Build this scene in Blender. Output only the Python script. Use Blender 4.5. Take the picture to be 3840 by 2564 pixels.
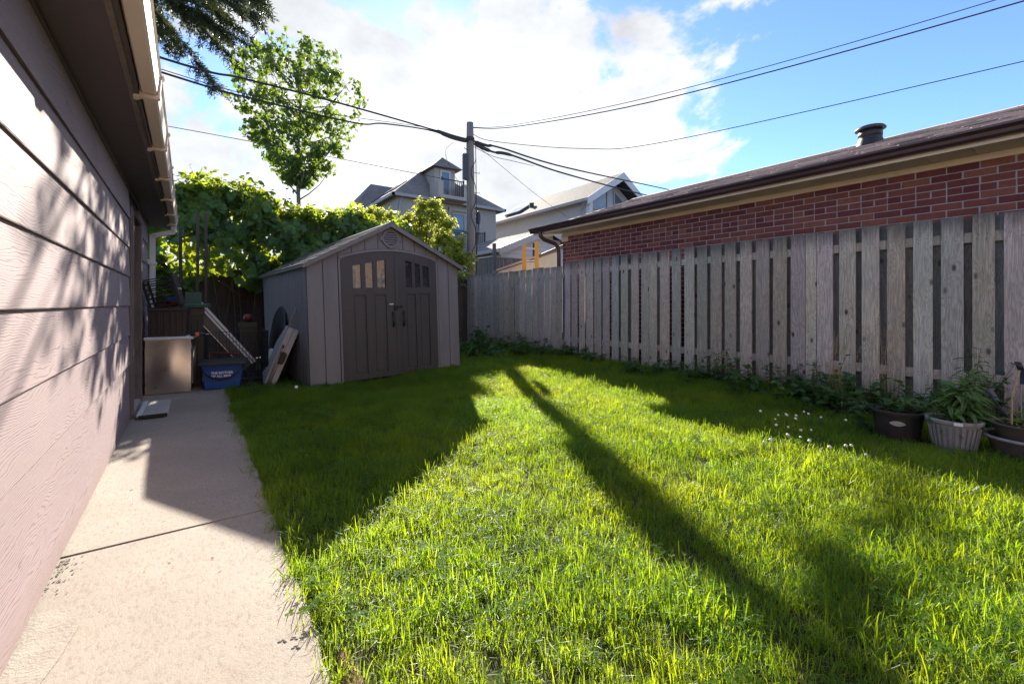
import bpy, bmesh, math, random
import numpy as np
from mathutils import Vector, Matrix, Euler

scene = bpy.context.scene
for o in list(bpy.data.objects):
    bpy.data.objects.remove(o)
R = math.radians
rng = random.Random(7)
npr = np.random.default_rng(7)

# ------------------------------------------------------------------ camera
cam_d = bpy.data.cameras.new('camera')
cam = bpy.data.objects.new('camera', cam_d)
scene.collection.objects.link(cam)
cam.location = (0, 0, 1.0)
cam.rotation_euler = (R(90), 0, R(-36.2))
cam_d.sensor_width = 36
cam_d.lens = 15.18
cam_d.shift_y = -0.0371
cam_d.clip_start = 0.02
cam_d.clip_end = 2000
scene.camera = cam

# ------------------------------------------------------------------ light
SUN_AZ, SUN_EL = 25.0, 27.0        # azimuth from +Y towards +X
sd = bpy.data.lights.new('sun', 'SUN')
sd.energy = 2.15
sd.angle = R(0.53)
sd.color = (1.0, 0.93, 0.80)
so = bpy.data.objects.new('sun', sd)
scene.collection.objects.link(so)
sv = Vector((math.sin(R(SUN_AZ)) * math.cos(R(SUN_EL)), math.cos(R(SUN_AZ)) * math.cos(R(SUN_EL)), math.sin(R(SUN_EL))))
so.rotation_euler = sv.to_track_quat('Z', 'Y').to_euler()

# ------------------------------------------------------------------ world
W = bpy.data.worlds.new('World')
scene.world = W
W.use_nodes = True
nt = W.node_tree
nt.nodes.clear()
def wn(t, **k):
    n = nt.nodes.new(t)
    for a, b in k.items():
        setattr(n, a, b)
    return n
def wmath(op, a, b=None, c=None, clamp=False):
    n = wn('ShaderNodeMath', operation=op, use_clamp=clamp)
    for i, v in enumerate((a, b, c)):
        if v is None: continue
        if isinstance(v, (int, float)): n.inputs[i].default_value = v
        else: nt.links.new(v, n.inputs[i])
    return n.outputs[0]
sky = wn('ShaderNodeTexSky', sky_type='NISHITA')
sky.sun_disc = False
sky.sun_elevation = R(SUN_EL)
sky.sun_rotation = R(SUN_AZ)
sky.air_density = 0.55
sky.dust_density = 0.1
sky.ozone_density = 4.5
bg1 = wn('ShaderNodeBackground')
bg1.inputs[1].default_value = 0.05
nt.links.new(sky.outputs[0], bg1.inputs[0])
tc = wn('ShaderNodeTexCoord')
dirv = tc.outputs['Generated']
def wnoise(scale, detail, rough, loc, dist=0.0, vscale=(1, 1, 1.6)):
    m = wn('ShaderNodeMapping')
    m.inputs['Location'].default_value = loc
    m.inputs['Scale'].default_value = vscale
    nt.links.new(dirv, m.inputs[0])
    n = wn('ShaderNodeTexNoise')
    n.inputs['Scale'].default_value = scale
    n.inputs['Detail'].default_value = detail
    n.inputs['Roughness'].default_value = rough
    n.inputs['Distortion'].default_value = dist
    nt.links.new(m.outputs[0], n.inputs[0])
    return n.outputs[0]
dn = wn('ShaderNodeVectorMath', operation='DOT_PRODUCT')
nt.links.new(dirv, dn.inputs[0])
dn.inputs[1].default_value = (0.312, 0.825, 0.470)
bank = wmath('MULTIPLY', wmath('SUBTRACT', dn.outputs['Value'], 0.835), 1.9)
bank = wmath('MAXIMUM', wmath('MINIMUM', bank, 0.080), -0.005)
n1 = wnoise(2.6, 14, 0.60, (3.1, 1.7, 0.4), 0.25)
mr = wn('ShaderNodeMapRange', interpolation_type='SMOOTHSTEP')
nt.links.new(wmath('ADD', n1, bank), mr.inputs[0])
mr.inputs[1].default_value = 0.502
mr.inputs[2].default_value = 0.572
mask = mr.outputs[0]
n2 = wnoise(3.5, 8, 0.55, (7.0, 2.0, 5.0))
cr = wn('ShaderNodeMapRange')
nt.links.new(n2, cr.inputs[0])
cr.inputs[1].default_value = 0.3
cr.inputs[2].default_value = 0.7
cr.inputs[3].default_value = 0.085
cr.inputs[4].default_value = 0.175
cc = wn('ShaderNodeVectorMath', operation='SCALE')
cc.inputs[0].default_value = (0.96, 0.985, 1.03)
nt.links.new(cr.outputs[0], cc.inputs['Scale'])
bg2 = wn('ShaderNodeBackground')
bg2.inputs[1].default_value = 1.0
nt.links.new(cc.outputs[0], bg2.inputs[0])
mx = wn('ShaderNodeMixShader')
nt.links.new(mask, mx.inputs[0])
nt.links.new(bg1.outputs[0], mx.inputs[1])
nt.links.new(bg2.outputs[0], mx.inputs[2])
wo = wn('ShaderNodeOutputWorld')
nt.links.new(mx.outputs[0], wo.inputs[0])

vs = scene.view_settings
vs.view_transform = 'Standard'
vs.look = 'None'
vs.exposure = 3.02
vs.gamma = 1.0
vs.use_curve_mapping = False
scene.cycles.max_bounces = 6
scene.cycles.transparent_max_bounces = 8
scene.cycles.sample_clamp_indirect = 6
scene.cycles.use_denoising = True
# ------------------------------------------------------------------ helpers
COL = scene.collection
def new_obj(name, me, mat=None, parent=None, loc=None, rot=None):
    o = bpy.data.objects.new(name, me)
    COL.objects.link(o)
    if mat is not None and me is not None and not me.materials:
        me.materials.append(mat)
    if parent is not None: o.parent = parent
    if loc is not None: o.location = loc
    if rot is not None: o.rotation_euler = rot
    return o
def tag(o, label=None, cat=None, group=None, kind=None):
    if label: o['label'] = label
    if cat: o['category'] = cat
    if group: o['group'] = group
    if kind: o['kind'] = kind
    return o
def thing(name, label, cat, loc=(0, 0, 0), rot=(0, 0, 0), group=None):
    o = new_obj(name, None, loc=loc, rot=rot)
    o.empty_display_size = 0.1
    return tag(o, label, cat, group)

class MB:
    """collects geometry for one mesh object"""
    def __init__(s):
        s.v = []; s.f = []
    def add(s, vs, fs):
        b = len(s.v)
        s.v += [tuple(p) for p in vs]
        s.f += [tuple(i + b for i in f) for f in fs]
        return s
    def box(s, x0, x1, y0, y1, z0, z1, ch=0.0, mtx=None):
        x0, x1 = min(x0, x1), max(x0, x1); y0, y1 = min(y0, y1), max(y0, y1); z0, z1 = min(z0, z1), max(z0, z1)
        if ch <= 0:
            vs = [(x, y, z) for x in (x0, x1) for y in (y0, y1) for z in (z0, z1)]
            fs = [(0, 1, 3, 2), (4, 6, 7, 5), (0, 4, 5, 1), (2, 3, 7, 6), (0, 2, 6, 4), (1, 5, 7, 3)]
        else:
            c = min(ch, (x1 - x0) * .45, (y1 - y0) * .45, (z1 - z0) * .45)
            bm = bmesh.new()
            bmesh.ops.create_cube(bm, size=1.0)
            for v in bm.verts:
                v.co = ((x0 + x1) / 2 + v.co.x * (x1 - x0), (y0 + y1) / 2 + v.co.y * (y1 - y0), (z0 + z1) / 2 + v.co.z * (z1 - z0))
            bmesh.ops.bevel(bm, geom=bm.edges[:], offset=c, segments=1, affect='EDGES', profile=.5)
            bm.verts.index_update()
            vs = [tuple(v.co) for v in bm.verts]
            fs = [tuple(v.index for v in f.verts) for f in bm.faces]
            bm.free()
        if mtx is not None: vs = [tuple(mtx @ Vector(p)) for p in vs]
        return s.add(vs, fs)
    def prism(s, poly, a0, a1, plane='xz', mtx=None):
        """extrude a polygon; plane 'xz' -> along y, 'yz' -> along x, 'xy' -> along z"""
        def mk(p, a):
            return {'xz': (p[0], a, p[1]), 'yz': (a, p[0], p[1]), 'xy': (p[0], p[1], a)}[plane]
        n = len(poly)
        ar = sum(poly[i][0] * poly[(i + 1) % n][1] - poly[(i + 1) % n][0] * poly[i][1] for i in range(n))
        if ar < 0: poly = poly[::-1]
        vs = [mk(p, a0) for p in poly] + [mk(p, a1) for p in poly]
        fs = [tuple(range(n)), tuple(range(2 * n - 1, n - 1, -1))] + [(i, i + n, (i + 1) % n + n, (i + 1) % n) for i in range(n)]
        flip = (plane == 'xz') == (a1 > a0)
        if not flip: fs = [f[::-1] for f in fs]
        if mtx is not None: vs = [tuple(mtx @ Vector(p)) for p in vs]
        return s.add(vs, fs)
    def tube(s, pts, rad, n=8, cap=True):
        pts = [Vector(p) for p in pts]
        if isinstance(rad, (int, float)): rad = [rad] * len(pts)
        vs = []; fs = []
        up = None
        for i, p in enumerate(pts):
            t = (pts[min(i + 1, len(pts) - 1)] - pts[max(i - 1, 0)]).normalized()
            if up is None:
                up = Vector((0, 0, 1)) if abs(t.z) < .9 else Vector((1, 0, 0))
            a = t.cross(up)
            if a.length < 1e-5: a = t.orthogonal()
            a.normalize(); b = t.cross(a).normalized(); up = -b if False else up
            for k in range(n):
                an = 2 * math.pi * k / n
                vs.append(p + (a * math.cos(an) + b * math.sin(an)) * rad[i])
        for i in range(len(pts) - 1):
            for k in range(n):
                k2 = (k + 1) % n
                fs.append((i * n + k, (i + 1) * n + k, (i + 1) * n + k2, i * n + k2))
        if cap:
            fs.append(tuple(range(n))); fs.append(tuple(range(len(vs) - 1, len(vs) - n - 1, -1)))
        return s.add(vs, fs)
    def lathe(s, prof, n=24, c=(0, 0), jit=None):
        """prof: list of (r, z)"""
        vs = []; fs = []
        for i, (r, z) in enumerate(prof):
            for k in range(n):
                an = 2 * math.pi * k / n
                rr = r * (1 + (jit(an, i) if jit else 0))
                vs.append((c[0] + rr * math.cos(an), c[1] + rr * math.sin(an), z))
        for i in range(len(prof) - 1):
            for k in range(n):
                k2 = (k + 1) % n
                fs.append((i * n + k, i * n + k2, (i + 1) * n + k2, (i + 1) * n + k))
        return s.add(vs, fs)
    def mesh(s, name, smooth=False):
        me = bpy.data.meshes.new(name)
        me.from_pydata(s.v, [], s.f)
        if smooth:
            me.polygons.foreach_set('use_smooth', [True] * len(me.polygons))
        me.update()
        return me
    def build(s, name, mat, parent=None, loc=None, rot=None, smooth=False):
        return new_obj(name, s.mesh(name, smooth), mat, parent, loc, rot)

def scatter_mesh(name, tv, tf, mats):
    """many transformed copies of one small template joined in one mesh. tv (n,3); mats (m,4,4)"""
    tv = np.asarray(tv, float); n = len(tv); m = len(mats)
    mats = np.asarray(mats, float)
    V = np.einsum('mij,nj->mni', mats[:, :3, :3], tv) + mats[:, None, :3, 3]
    V = V.reshape(-1, 3)
    fl = [len(f) for f in tf]
    idx = np.concatenate([np.asarray(f) for f in tf])
    ALL = (idx[None, :] + (np.arange(m) * n)[:, None]).reshape(-1)
    tot = np.tile(np.asarray(fl), m)
    st = np.concatenate([[0], np.cumsum(tot)[:-1]])
    me = bpy.data.meshes.new(name)
    me.vertices.add(len(V)); me.vertices.foreach_set('co', V.astype(np.float32).ravel())
    me.loops.add(len(ALL)); me.loops.foreach_set('vertex_index', ALL.astype(np.int32))
    me.polygons.add(len(tot)); me.polygons.foreach_set('loop_start', st.astype(np.int32))
    me.polygons.foreach_set('loop_total', tot.astype(np.int32))
    me.update(calc_edges=True)
    return me
def frame_mat(pos, xdir, zdir, size):
    """leaf local x = along leaf, z = normal"""
    x = Vector(xdir).normalized(); z = Vector(zdir)
    z = (z - x * z.dot(x))
    if z.length < 1e-4: z = x.orthogonal()
    z.normalize(); y = z.cross(x)
    return [[x.x * size, y.x * size, z.x * size, pos[0]], [x.y * size, y.y * size, z.y * size, pos[1]], [x.z * size, y.z * size, z.z * size, pos[2]], [0, 0, 0, 1]]
def rvec(r=None):
    r = r or rng
    while True:
        v = Vector((r.uniform(-1, 1), r.uniform(-1, 1), r.uniform(-1, 1)))
        if .05 < v.length < 1: return v.normalized()
def sstep(a, b, x):
    t = max(0, min(1, (x - a) / (b - a))); return t * t * (3 - 2 * t)

# ------------------------------------------------------------------ materials
class NT:
    def __init__(s, name):
        s.m = bpy.data.materials.new(name); s.m.use_nodes = True
        s.t = s.m.node_tree; s.t.nodes.clear()
        s.out = s.n('ShaderNodeOutputMaterial')
    def n(s, t, **k):
        q = s.t.nodes.new(t)
        for a, b in k.items(): setattr(q, a, b)
        return q
    def l(s, a, b): s.t.links.new(a, b)
    def put(s, sock, v):
        if v is None: return
        if hasattr(v, 'is_output'): s.l(v, sock)
        else:
            if sock.type == 'RGBA' and len(v) == 3: v = (*v, 1)
            sock.default_value = v
    def math(s, op, a, b=None, clamp=False):
        q = s.n('ShaderNodeMath', operation=op, use_clamp=clamp)
        s.put(q.inputs[0], a); s.put(q.inputs[1], b); return q.outputs[0]
    def coord(s, kind='Object', scale=(1, 1, 1), rnd=0.0, rot=(0, 0, 0)):
        tc = s.n('ShaderNodeTexCoord'); m = s.n('ShaderNodeMapping')
        m.inputs['Scale'].default_value = scale
        m.inputs['Rotation'].default_value = rot
        s.l(tc.outputs[kind], m.inputs[0])
        if rnd:
            oi = s.n('ShaderNodeObjectInfo')
            vm = s.n('ShaderNodeVectorMath', operation='SCALE')
            vm.inputs[0].default_value = (rnd, rnd * 1.7, rnd * 0.63)
            s.l(oi.outputs['Random'], vm.inputs['Scale'])
            va = s.n('ShaderNodeVectorMath', operation='ADD')
            s.l(m.outputs[0], va.inputs[0]); s.l(vm.outputs[0], va.inputs[1])
            return va.outputs[0]
        return m.outputs[0]
    def noise(s, co, scale=5, detail=5, rough=.55, dist=0):
        q = s.n('ShaderNodeTexNoise'); s.l(co, q.inputs[0])
        q.inputs['Scale'].default_value = scale; q.inputs['Detail'].default_value = detail
        q.inputs['Roughness'].default_value = rough; q.inputs['Distortion'].default_value = dist
        return q.outputs[0]
    def ramp(s, f, stops):
        q = s.n('ShaderNodeValToRGB'); s.l(f, q.inputs[0])
        e = q.color_ramp.elements
        while len(e) < len(stops): e.new(.5)
        for i, (p, c) in enumerate(stops):
            e[i].position = p
            e[i].color = (*c, 1) if not isinstance(c, (int, float)) else (c, c, c, 1)
        return q.outputs[0]
    def mix(s, f, a, b, mode='MIX'):
        q = s.n('ShaderNodeMix', data_type='RGBA', blend_type=mode)
        s.put(q.inputs[0], f); s.put(q.inputs[6], a); s.put(q.inputs[7], b); return q.outputs[2]
    def hsv(s, c, h=.5, sat=1., v=1.):
        q = s.n('ShaderNodeHueSaturation')
        s.put(q.inputs['Hue'], h); s.put(q.inputs['Saturation'], sat); s.put(q.inputs['Value'], v); s.put(q.inputs['Color'], c)
        return q.outputs[0]
    def rnd(s, a, b, which='object'):
        if which == 'object': o = s.n('ShaderNodeObjectInfo').outputs['Random']
        else: o = s.n('ShaderNodeNewGeometry').outputs['Random Per Island']
        q = s.n('ShaderNodeMapRange'); s.l(o, q.inputs[0]); q.inputs[3].default_value = a; q.inputs[4].default_value = b
        return q.outputs[0]
    def bump(s, h, strength=.3, dist=.01, nrm=None):
        q = s.n('ShaderNodeBump'); q.inputs['Strength'].default_value = strength; q.inputs['Distance'].default_value = dist
        s.l(h, q.inputs['Height'])
        if nrm is not None: s.l(nrm, q.inputs['Normal'])
        return q.outputs[0]
    def pbr(s, col, rough=.6, metal=0., nrm=None, spec=.4, **k):
        q = s.n('ShaderNodeBsdfPrincipled')
        s.put(q.inputs['Base Color'], col); s.put(q.inputs['Roughness'], rough); s.put(q.inputs['Metallic'], metal)
        s.put(q.inputs['Specular IOR Level'], spec)
        if nrm is not None: s.l(nrm, q.inputs['Normal'])
        for a, b in k.items(): s.put(q.inputs[a.replace('_', ' ')], b)
        return q.outputs[0]
    def done(s, sh):
        s.l(sh, s.out.inputs[0]); return s.m

def pmat(name, c1, c2=None, scale=8, rough=.6, metal=0, bump=.15, bdist=.004, bscale=60, stretch=(1, 1, 1), rv=0.0, spec=.4, detail=6, dirt=0.0):
    t = NT(name)
    co = t.coord('Object', stretch, rnd=9.0)
    if c2 is None: c2 = tuple(x * .75 for x in c1)
    f = t.ramp(t.noise(co, scale, detail, .6), [(.3, 0.), (.7, 1.)])
    c = t.mix(f, c2, c1)
    if dirt:
        d = t.ramp(t.noise(co, scale * .35, 8, .65), [(.45, 0.), (.75, dirt)])
        c = t.mix(d, c, tuple(x * .35 for x in c1))
    if rv: c = t.hsv(c, v=t.rnd(1 - rv, 1 + rv))
    nr = t.bump(t.noise(co, bscale, 4, .6), bump, bdist)
    ro = t.math('ADD', t.math('MULTIPLY', f, .12), rough - .06)
    return t.done(t.pbr(c, ro, metal, nr, spec))

def leaf_mat(name, c1, c2, trans, tf=.45, rough=.45, var=.3, which='island', hue=.015, spec=.35, dry=None, patch=None):
    t = NT(name)
    r = t.rnd(0, 1, which)
    c = t.mix(r, c1, c2)
    co = t.coord('Object')
    c = t.hsv(c, h=t.rnd(.5 - hue, .5 + hue, which), v=t.ramp(t.noise(co, 3.0, 3, .5), [(.3, 1 - var), (.7, 1 + var)]))
    tr = t.hsv(trans, h=t.rnd(.5 - hue, .5 + hue, which), v=t.ramp(t.noise(co, 3.0, 3, .5), [(.3, 1 - var), (.7, 1 + var)]))
    if dry:
        gt = t.n('ShaderNodeMath', operation='GREATER_THAN'); t.l(r, gt.inputs[0]); gt.inputs[1].default_value = 1 - dry[0]
        c = t.mix(gt.outputs[0], c, dry[1]); tr = t.mix(gt.outputs[0], tr, dry[1])
    if patch:
        gp_ = t.n('ShaderNodeNewGeometry').outputs['Position']
        pf = t.ramp(t.noise(gp_, 1.1, 5, .6), [(.40, 0.), (.66, patch[0])])
        c = t.mix(pf, c, patch[1]); tr = t.mix(pf, tr, patch[2])
        pd = t.ramp(t.noise(gp_, 2.3, 4, .6), [(.32, .72), (.62, 1.12)])
        c = t.mix(1.0, c, pd, 'MULTIPLY'); tr = t.mix(1.0, tr, pd, 'MULTIPLY')
    p = t.pbr(c, rough, 0, None, spec)
    q = t.n('ShaderNodeBsdfTranslucent'); t.l(tr, q.inputs[0])
    m = t.n('ShaderNodeMixShader'); m.inputs[0].default_value = tf
    t.l(p, m.inputs[1]); t.l(q.outputs[0], m.inputs[2])
    return t.done(m.outputs[0])

def glass_mat(name, tint=(.02, .025, .03), rough=.04, wav=.12, ws=9):
    t = NT(name)
    co = t.coord('Object')
    nr = t.bump(t.noise(co, ws, 2, .5), wav, .01)
    return t.done(t.pbr(tint, rough, 0, nr, .9, Coat_Weight=.6, Coat_Roughness=.03))

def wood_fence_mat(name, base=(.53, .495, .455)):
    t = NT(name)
    co = t.coord('Object', (1, 1, 1), rnd=13.0)
    m1 = t.n('ShaderNodeMapping'); m1.inputs['Scale'].default_value = (14, 14, .55); t.l(co, m1.inputs[0])
    # knots bend the grain
    mk = t.n('ShaderNodeMapping'); mk.inputs['Scale'].default_value = (7.5, 7.5, 3.6); t.l(co, mk.inputs[0])
    vo = t.n('ShaderNodeTexVoronoi'); vo.inputs['Scale'].default_value = 1.0; vo.inputs['Randomness'].default_value = 1.0
    t.l(mk.outputs[0], vo.inputs[0])
    kd = vo.outputs['Distance']
    g = t.noise(m1.outputs[0], 2.2, 9, .68, .35)
    gk = t.math('ADD', t.math('MULTIPLY', g, 6.5), t.math('MULTIPLY', t.math('POWER', t.math('SUBTRACT', 1.0, kd, True), 3.0), 5.0))
    lines = t.math('SINE', t.math('MULTIPLY', gk, 6.0))
    lines = t.math('MULTIPLY_ADD', lines, .5); 
    fine = t.noise(m1.outputs[0], 9, 6, .7)
    c = t.mix(t.ramp(fine, [(.3, 0.), (.7, 1.)]), tuple(x * .52 for x in base), tuple(x * 1.2 for x in base))
    c = t.mix(t.ramp(lines, [(.0, .62), (.55, 0.)]), c, tuple(x * .42 for x in base))
    c = t.mix(t.ramp(kd, [(.06, .95), (.15, 0.)]), c, (.045, .036, .03))
    # weather tints per board
    oi = t.n('ShaderNodeObjectInfo')
    tint = t.ramp(oi.outputs['Random'], [(0., (.92, .98, .98)), (.2, (1.06, 1.0, .90)), (.4, (1.02, .95, .99)), (.55, (.90, .97, .90)), (.7, (1.08, 1.02, .95)), (.85, (1.0, .93, .98)), (1., (.95, 1.0, .96))])
    c = t.mix(1.0, c, tint, 'MULTIPLY')
    wn_ = t.n('ShaderNodeTexWhiteNoise', noise_dimensions='1D'); t.l(oi.outputs['Random'], wn_.inputs['W'])
    mv = t.n('ShaderNodeMapRange'); t.l(wn_.outputs['Value'], mv.inputs[0]); mv.inputs[3].default_value = .78; mv.inputs[4].default_value = 1.22
    c = t.hsv(c, sat=1.35, v=mv.outputs[0])
    big = t.noise(co, 1.6, 5, .6)
    c = t.mix(t.ramp(big, [(.45, .0), (.75, .5)]), c, tuple(x * .55 for x in (base[0] * .95, base[1] * 1.02, base[2] * .97)))
    # black weathering near the top end of the boards
    sx = t.n('ShaderNodeSeparateXYZ'); tc = t.n('ShaderNodeTexCoord'); t.l(tc.outputs['Object'], sx.inputs[0])
    tp = t.math('ADD', sx.outputs['Z'], t.math('MULTIPLY', t.noise(m1.outputs[0], 3, 4, .6), .28))
    c = t.mix(t.ramp(tp, [(.985, 0.), (1.0, .0)]) if False else t.ramp(t.math('MULTIPLY', t.math('SUBTRACT', tp, 1.72), 6.0, True), [(0., 0.), (1., .75)]), c, (.07, .068, .065))
    # darker brown towards the foot
    c = t.mix(t.ramp(t.math('MULTIPLY', t.math('SUBTRACT', .55, tp), 1.5, True), [(0., 0.), (1., .5)]), c, (.10, .075, .055))
    nr = t.bump(t.math('ADD', lines, t.math('MULTIPLY', fine, 1.5)), .35, .0025)
    return t.done(t.pbr(c, .82, 0, nr, .25))
M = {}
M['fence'] = wood_fence_mat('weathered_fence_wood')
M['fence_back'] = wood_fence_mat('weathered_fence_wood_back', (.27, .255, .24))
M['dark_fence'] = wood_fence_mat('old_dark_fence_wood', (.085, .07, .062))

def siding_mat():
    t = NT('embossed_siding')
    co = t.coord('Object', (1, 1, 1), rnd=5.0)
    m = t.n('ShaderNodeMapping'); m.inputs['Scale'].default_value = (1, 1.5, 9.0); t.l(co, m.inputs[0])
    n = t.noise(m.outputs[0], .85, 3, .45, .3)
    fw = t.noise(m.outputs[0], 5.0, 3, .6)
    sz = t.n('ShaderNodeSeparateXYZ'); t.l(co, sz.inputs[0])
    ph = t.math('ADD', t.math('MULTIPLY', n, 17.0), t.math('MULTIPLY', fw, 1.2))
    ph = t.math('ADD', ph, t.math('MULTIPLY', sz.outputs['Z'], 105.0))
    saw = t.math('FRACT', ph)
    line = t.ramp(saw, [(0., 0.), (.16, 1.), (.72, .9), (1., 0.)])
    brk = t.ramp(t.noise(m.outputs[0], 6, 3, .6), [(.32, .15), (.52, 1.)])
    h = t.math('MULTIPLY', t.math('SUBTRACT', 1.0, line), brk)
    c = t.mix(h, (.305, .235, .243), (.20, .15, .155))
    c = t.mix(t.ramp(t.noise(co, 2.2, 6, .6), [(.4, 0.), (.8, .45)]), c, (.335, .27, .27))
    c = t.hsv(c, v=t.rnd(.94, 1.05))
    # chips of paint, mostly near the foot of the wall
    chip = t.ramp(t.noise(co, 34, 5, .7), [(.66, 0.), (.70, 1.)])
    sx = t.n('ShaderNodeSeparateXYZ'); tc = t.n('ShaderNodeTexCoord'); t.l(tc.outputs['Object'], sx.inputs[0])
    low = t.math('MULTIPLY', t.math('SUBTRACT', .34, sx.outputs['Z'], True), 2.6, True)
    c = t.mix(t.math('MULTIPLY', chip, low), c, (.30, .20, .15))
    spl = t.math('MULTIPLY', t.math('SUBTRACT', .20, t.math('ADD', sx.outputs['Z'], t.math('MULTIPLY', t.noise(co, 9, 5, .65), .12)), True), 6.0, True)
    c = t.mix(t.math('MULTIPLY', spl, .55), c, (.20, .145, .115))
    nr = t.bump(t.math('MULTIPLY', h, -1.0), .34, .002)
    return t.done(t.pbr(c, .72, 0, nr, .14))
M['siding'] = siding_mat()
M['soffit_brown'] = pmat('painted_brown_soffit', (.11, .082, .087), (.09, .066, .07), 6, .6, bump=.05)
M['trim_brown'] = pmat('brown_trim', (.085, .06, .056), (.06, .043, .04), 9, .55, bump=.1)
M['old_frame'] = pmat('worn_frame_wood', (.20, .16, .145), (.11, .085, .075), 5, .7, bump=.3, stretch=(6, 6, 1), dirt=.3)
M['maroon'] = pmat('maroon_door_paint', (.075, .022, .024), (.05, .016, .018), 6, .45, bump=.05)
M['gutter_tan'] = pmat('tan_gutter', (.72, .58, .475), (.62, .50, .41), 4, .42, bump=.05, stretch=(1, .3, 1), dirt=.18)
M['white_vinyl'] = pmat('white_vinyl', (.70, .70, .71), (.62, .62, .63), 5, .4, bump=.04, dirt=.12)

def concrete_mat():
    t = NT('broom_concrete')
    co = t.coord('Object')
    m = t.n('ShaderNodeMapping'); m.inputs['Scale'].default_value = (1, .45, 1); t.l(co, m.inputs[0])
    a = t.noise(co, 1.6, 8, .62); b = t.noise(m.outputs[0], 85, 5, .7); f = t.noise(co, 240, 2, .5)
    c = t.mix(t.ramp(a, [(.3, 0.), (.7, 1.)]), (.25, .217, .186), (.335, .295, .255))
    c = t.mix(t.ramp(b, [(.34, .75), (.5, 0.)]), c, (.20, .15, .125))
    c = t.mix(t.ramp(f, [(.55, 0.), (.75, .6)]), c, (.44, .40, .355))
    st = t.ramp(t.noise(co, 5.5, 7, .7), [(.55, 0.), (.72, .35)])
    c = t.mix(st, c, (.30, .225, .17))
    big = t.ramp(t.noise(co, .9, 5, .6, .6), [(.46, 0.), (.62, .38)])
    c = t.mix(big, c, (.215, .18, .155))
    sp = t.ramp(t.noise(m.outputs[0], 30, 3, .5), [(.70, 0.), (.74, .8)])
    c = t.mix(sp, c, (.10, .08, .065))
    nr = t.bump(t.math('ADD', b, t.math('MULTIPLY', f, .5)), .55, .003)
    return t.done(t.pbr(c, .85, 0, nr, .25))
M['concrete'] = concrete_mat()
M['concrete_pale'] = pmat('patched_concrete', (.325, .28, .24), (.24, .205, .175), 14, .85, bump=.8, bscale=90, dirt=.4)

def soil_mat(name, c1, c2, c3):
    t = NT(name)
    co = t.coord('Object')
    c = t.mix(t.ramp(t.noise(co, 3, 8, .65), [(.35, 0.), (.65, 1.)]), c1, c2)
    c = t.mix(t.ramp(t.noise(co, 60, 5, .7), [(.4, 0.), (.7, .8)]), c, c3)
    nr = t.bump(t.noise(co, 45, 6, .7), .8, .01)
    return t.done(t.pbr(c, .95, 0, nr, .15))
M['soil'] = soil_mat('lawn_soil', (.035, .045, .014), (.05, .06, .018), (.045, .032, .018))
M['ground'] = soil_mat('ground_earth', (.05, .06, .025), (.08, .075, .045), (.06, .05, .035))
M['pot_soil'] = soil_mat('pot_soil', (.03, .022, .016), (.045, .033, .025), (.02, .015, .012))
M['edge_dirt'] = soil_mat('bare_dirt', (.11, .06, .04), (.16, .095, .06), (.22, .14, .09))

def brick_mat():
    t = NT('red_wirecut_brick')
    co = t.coord('Object', (1, 1, 1), rnd=7.0)
    m = t.n('ShaderNodeMapping'); m.inputs['Scale'].default_value = (1, 1, .08); t.l(co, m.inputs[0])
    a = t.noise(m.outputs[0], 160, 3, .6); b = t.noise(co, 14, 6, .65)
    c = t.mix(t.ramp(b, [(.3, 0.), (.7, 1.)]), (.155, .047, .036), (.22, .066, .047))
    c = t.mix(t.ramp(a, [(.45, 0.), (.7, .35)]), c, (.11, .036, .03))
    sp = t.ramp(t.noise(co, 55, 3, .6), [(.70, 0.), (.76, .55)])
    c = t.mix(sp, c, (.50, .42, .38))
    c = t.hsv(c, h=t.rnd(.485, .515), v=t.rnd(.66, 1.32))
    nr = t.bump(a, .25, .002)
    return t.done(t.pbr(c, .75, 0, nr, .3))
M['brick'] = brick_mat()
M['mortar'] = pmat('mortar', (.43, .39, .375), (.33, .295, .285), 20, .9, bump=.5, bscale=120, bdist=.003, dirt=.2)
M['cream'] = pmat('cream_aluminium', (.78, .64, .47), (.70, .57, .43), 3, .45, bump=.04, dirt=.15)
M['soffit_grey'] = pmat('soffit_panel', (.72, .67, .60), (.62, .575, .52), 5, .5, bump=.04, rv=.06)
M['brown_gutter'] = pmat('dark_brown_gutter', (.062, .030, .031), (.045, .023, .024), 4, .32, bump=.04, stretch=(1, .3, 1), spec=.5)
def shingle_mat(name, c1, c2, c3):
    t = NT(name)
    co = t.coord('Object', (1, 1, 1), rnd=11.0)
    g = t.noise(co, 260, 2, .6)
    c = t.mix(t.ramp(t.noise(co, 9, 5, .6), [(.3, 0.), (.7, 1.)]), c1, c2)
    c = t.mix(t.ramp(g, [(.4, 0.), (.65, .7)]), c, c3)
    c = t.hsv(c, v=t.rnd(.5, 1.45))
    nr = t.bump(g, .5, .002)
    return t.done(t.pbr(c, .88, 0, nr, .3))
M['shingle'] = shingle_mat('brown_asphalt_shingle', (.235, .175, .15), (.335, .26, .225), (.52, .44, .39))
M['shingle_grey'] = shingle_mat('grey_asphalt_shingle', (.11, .10, .094), (.15, .135, .125), (.20, .185, .17))
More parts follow.
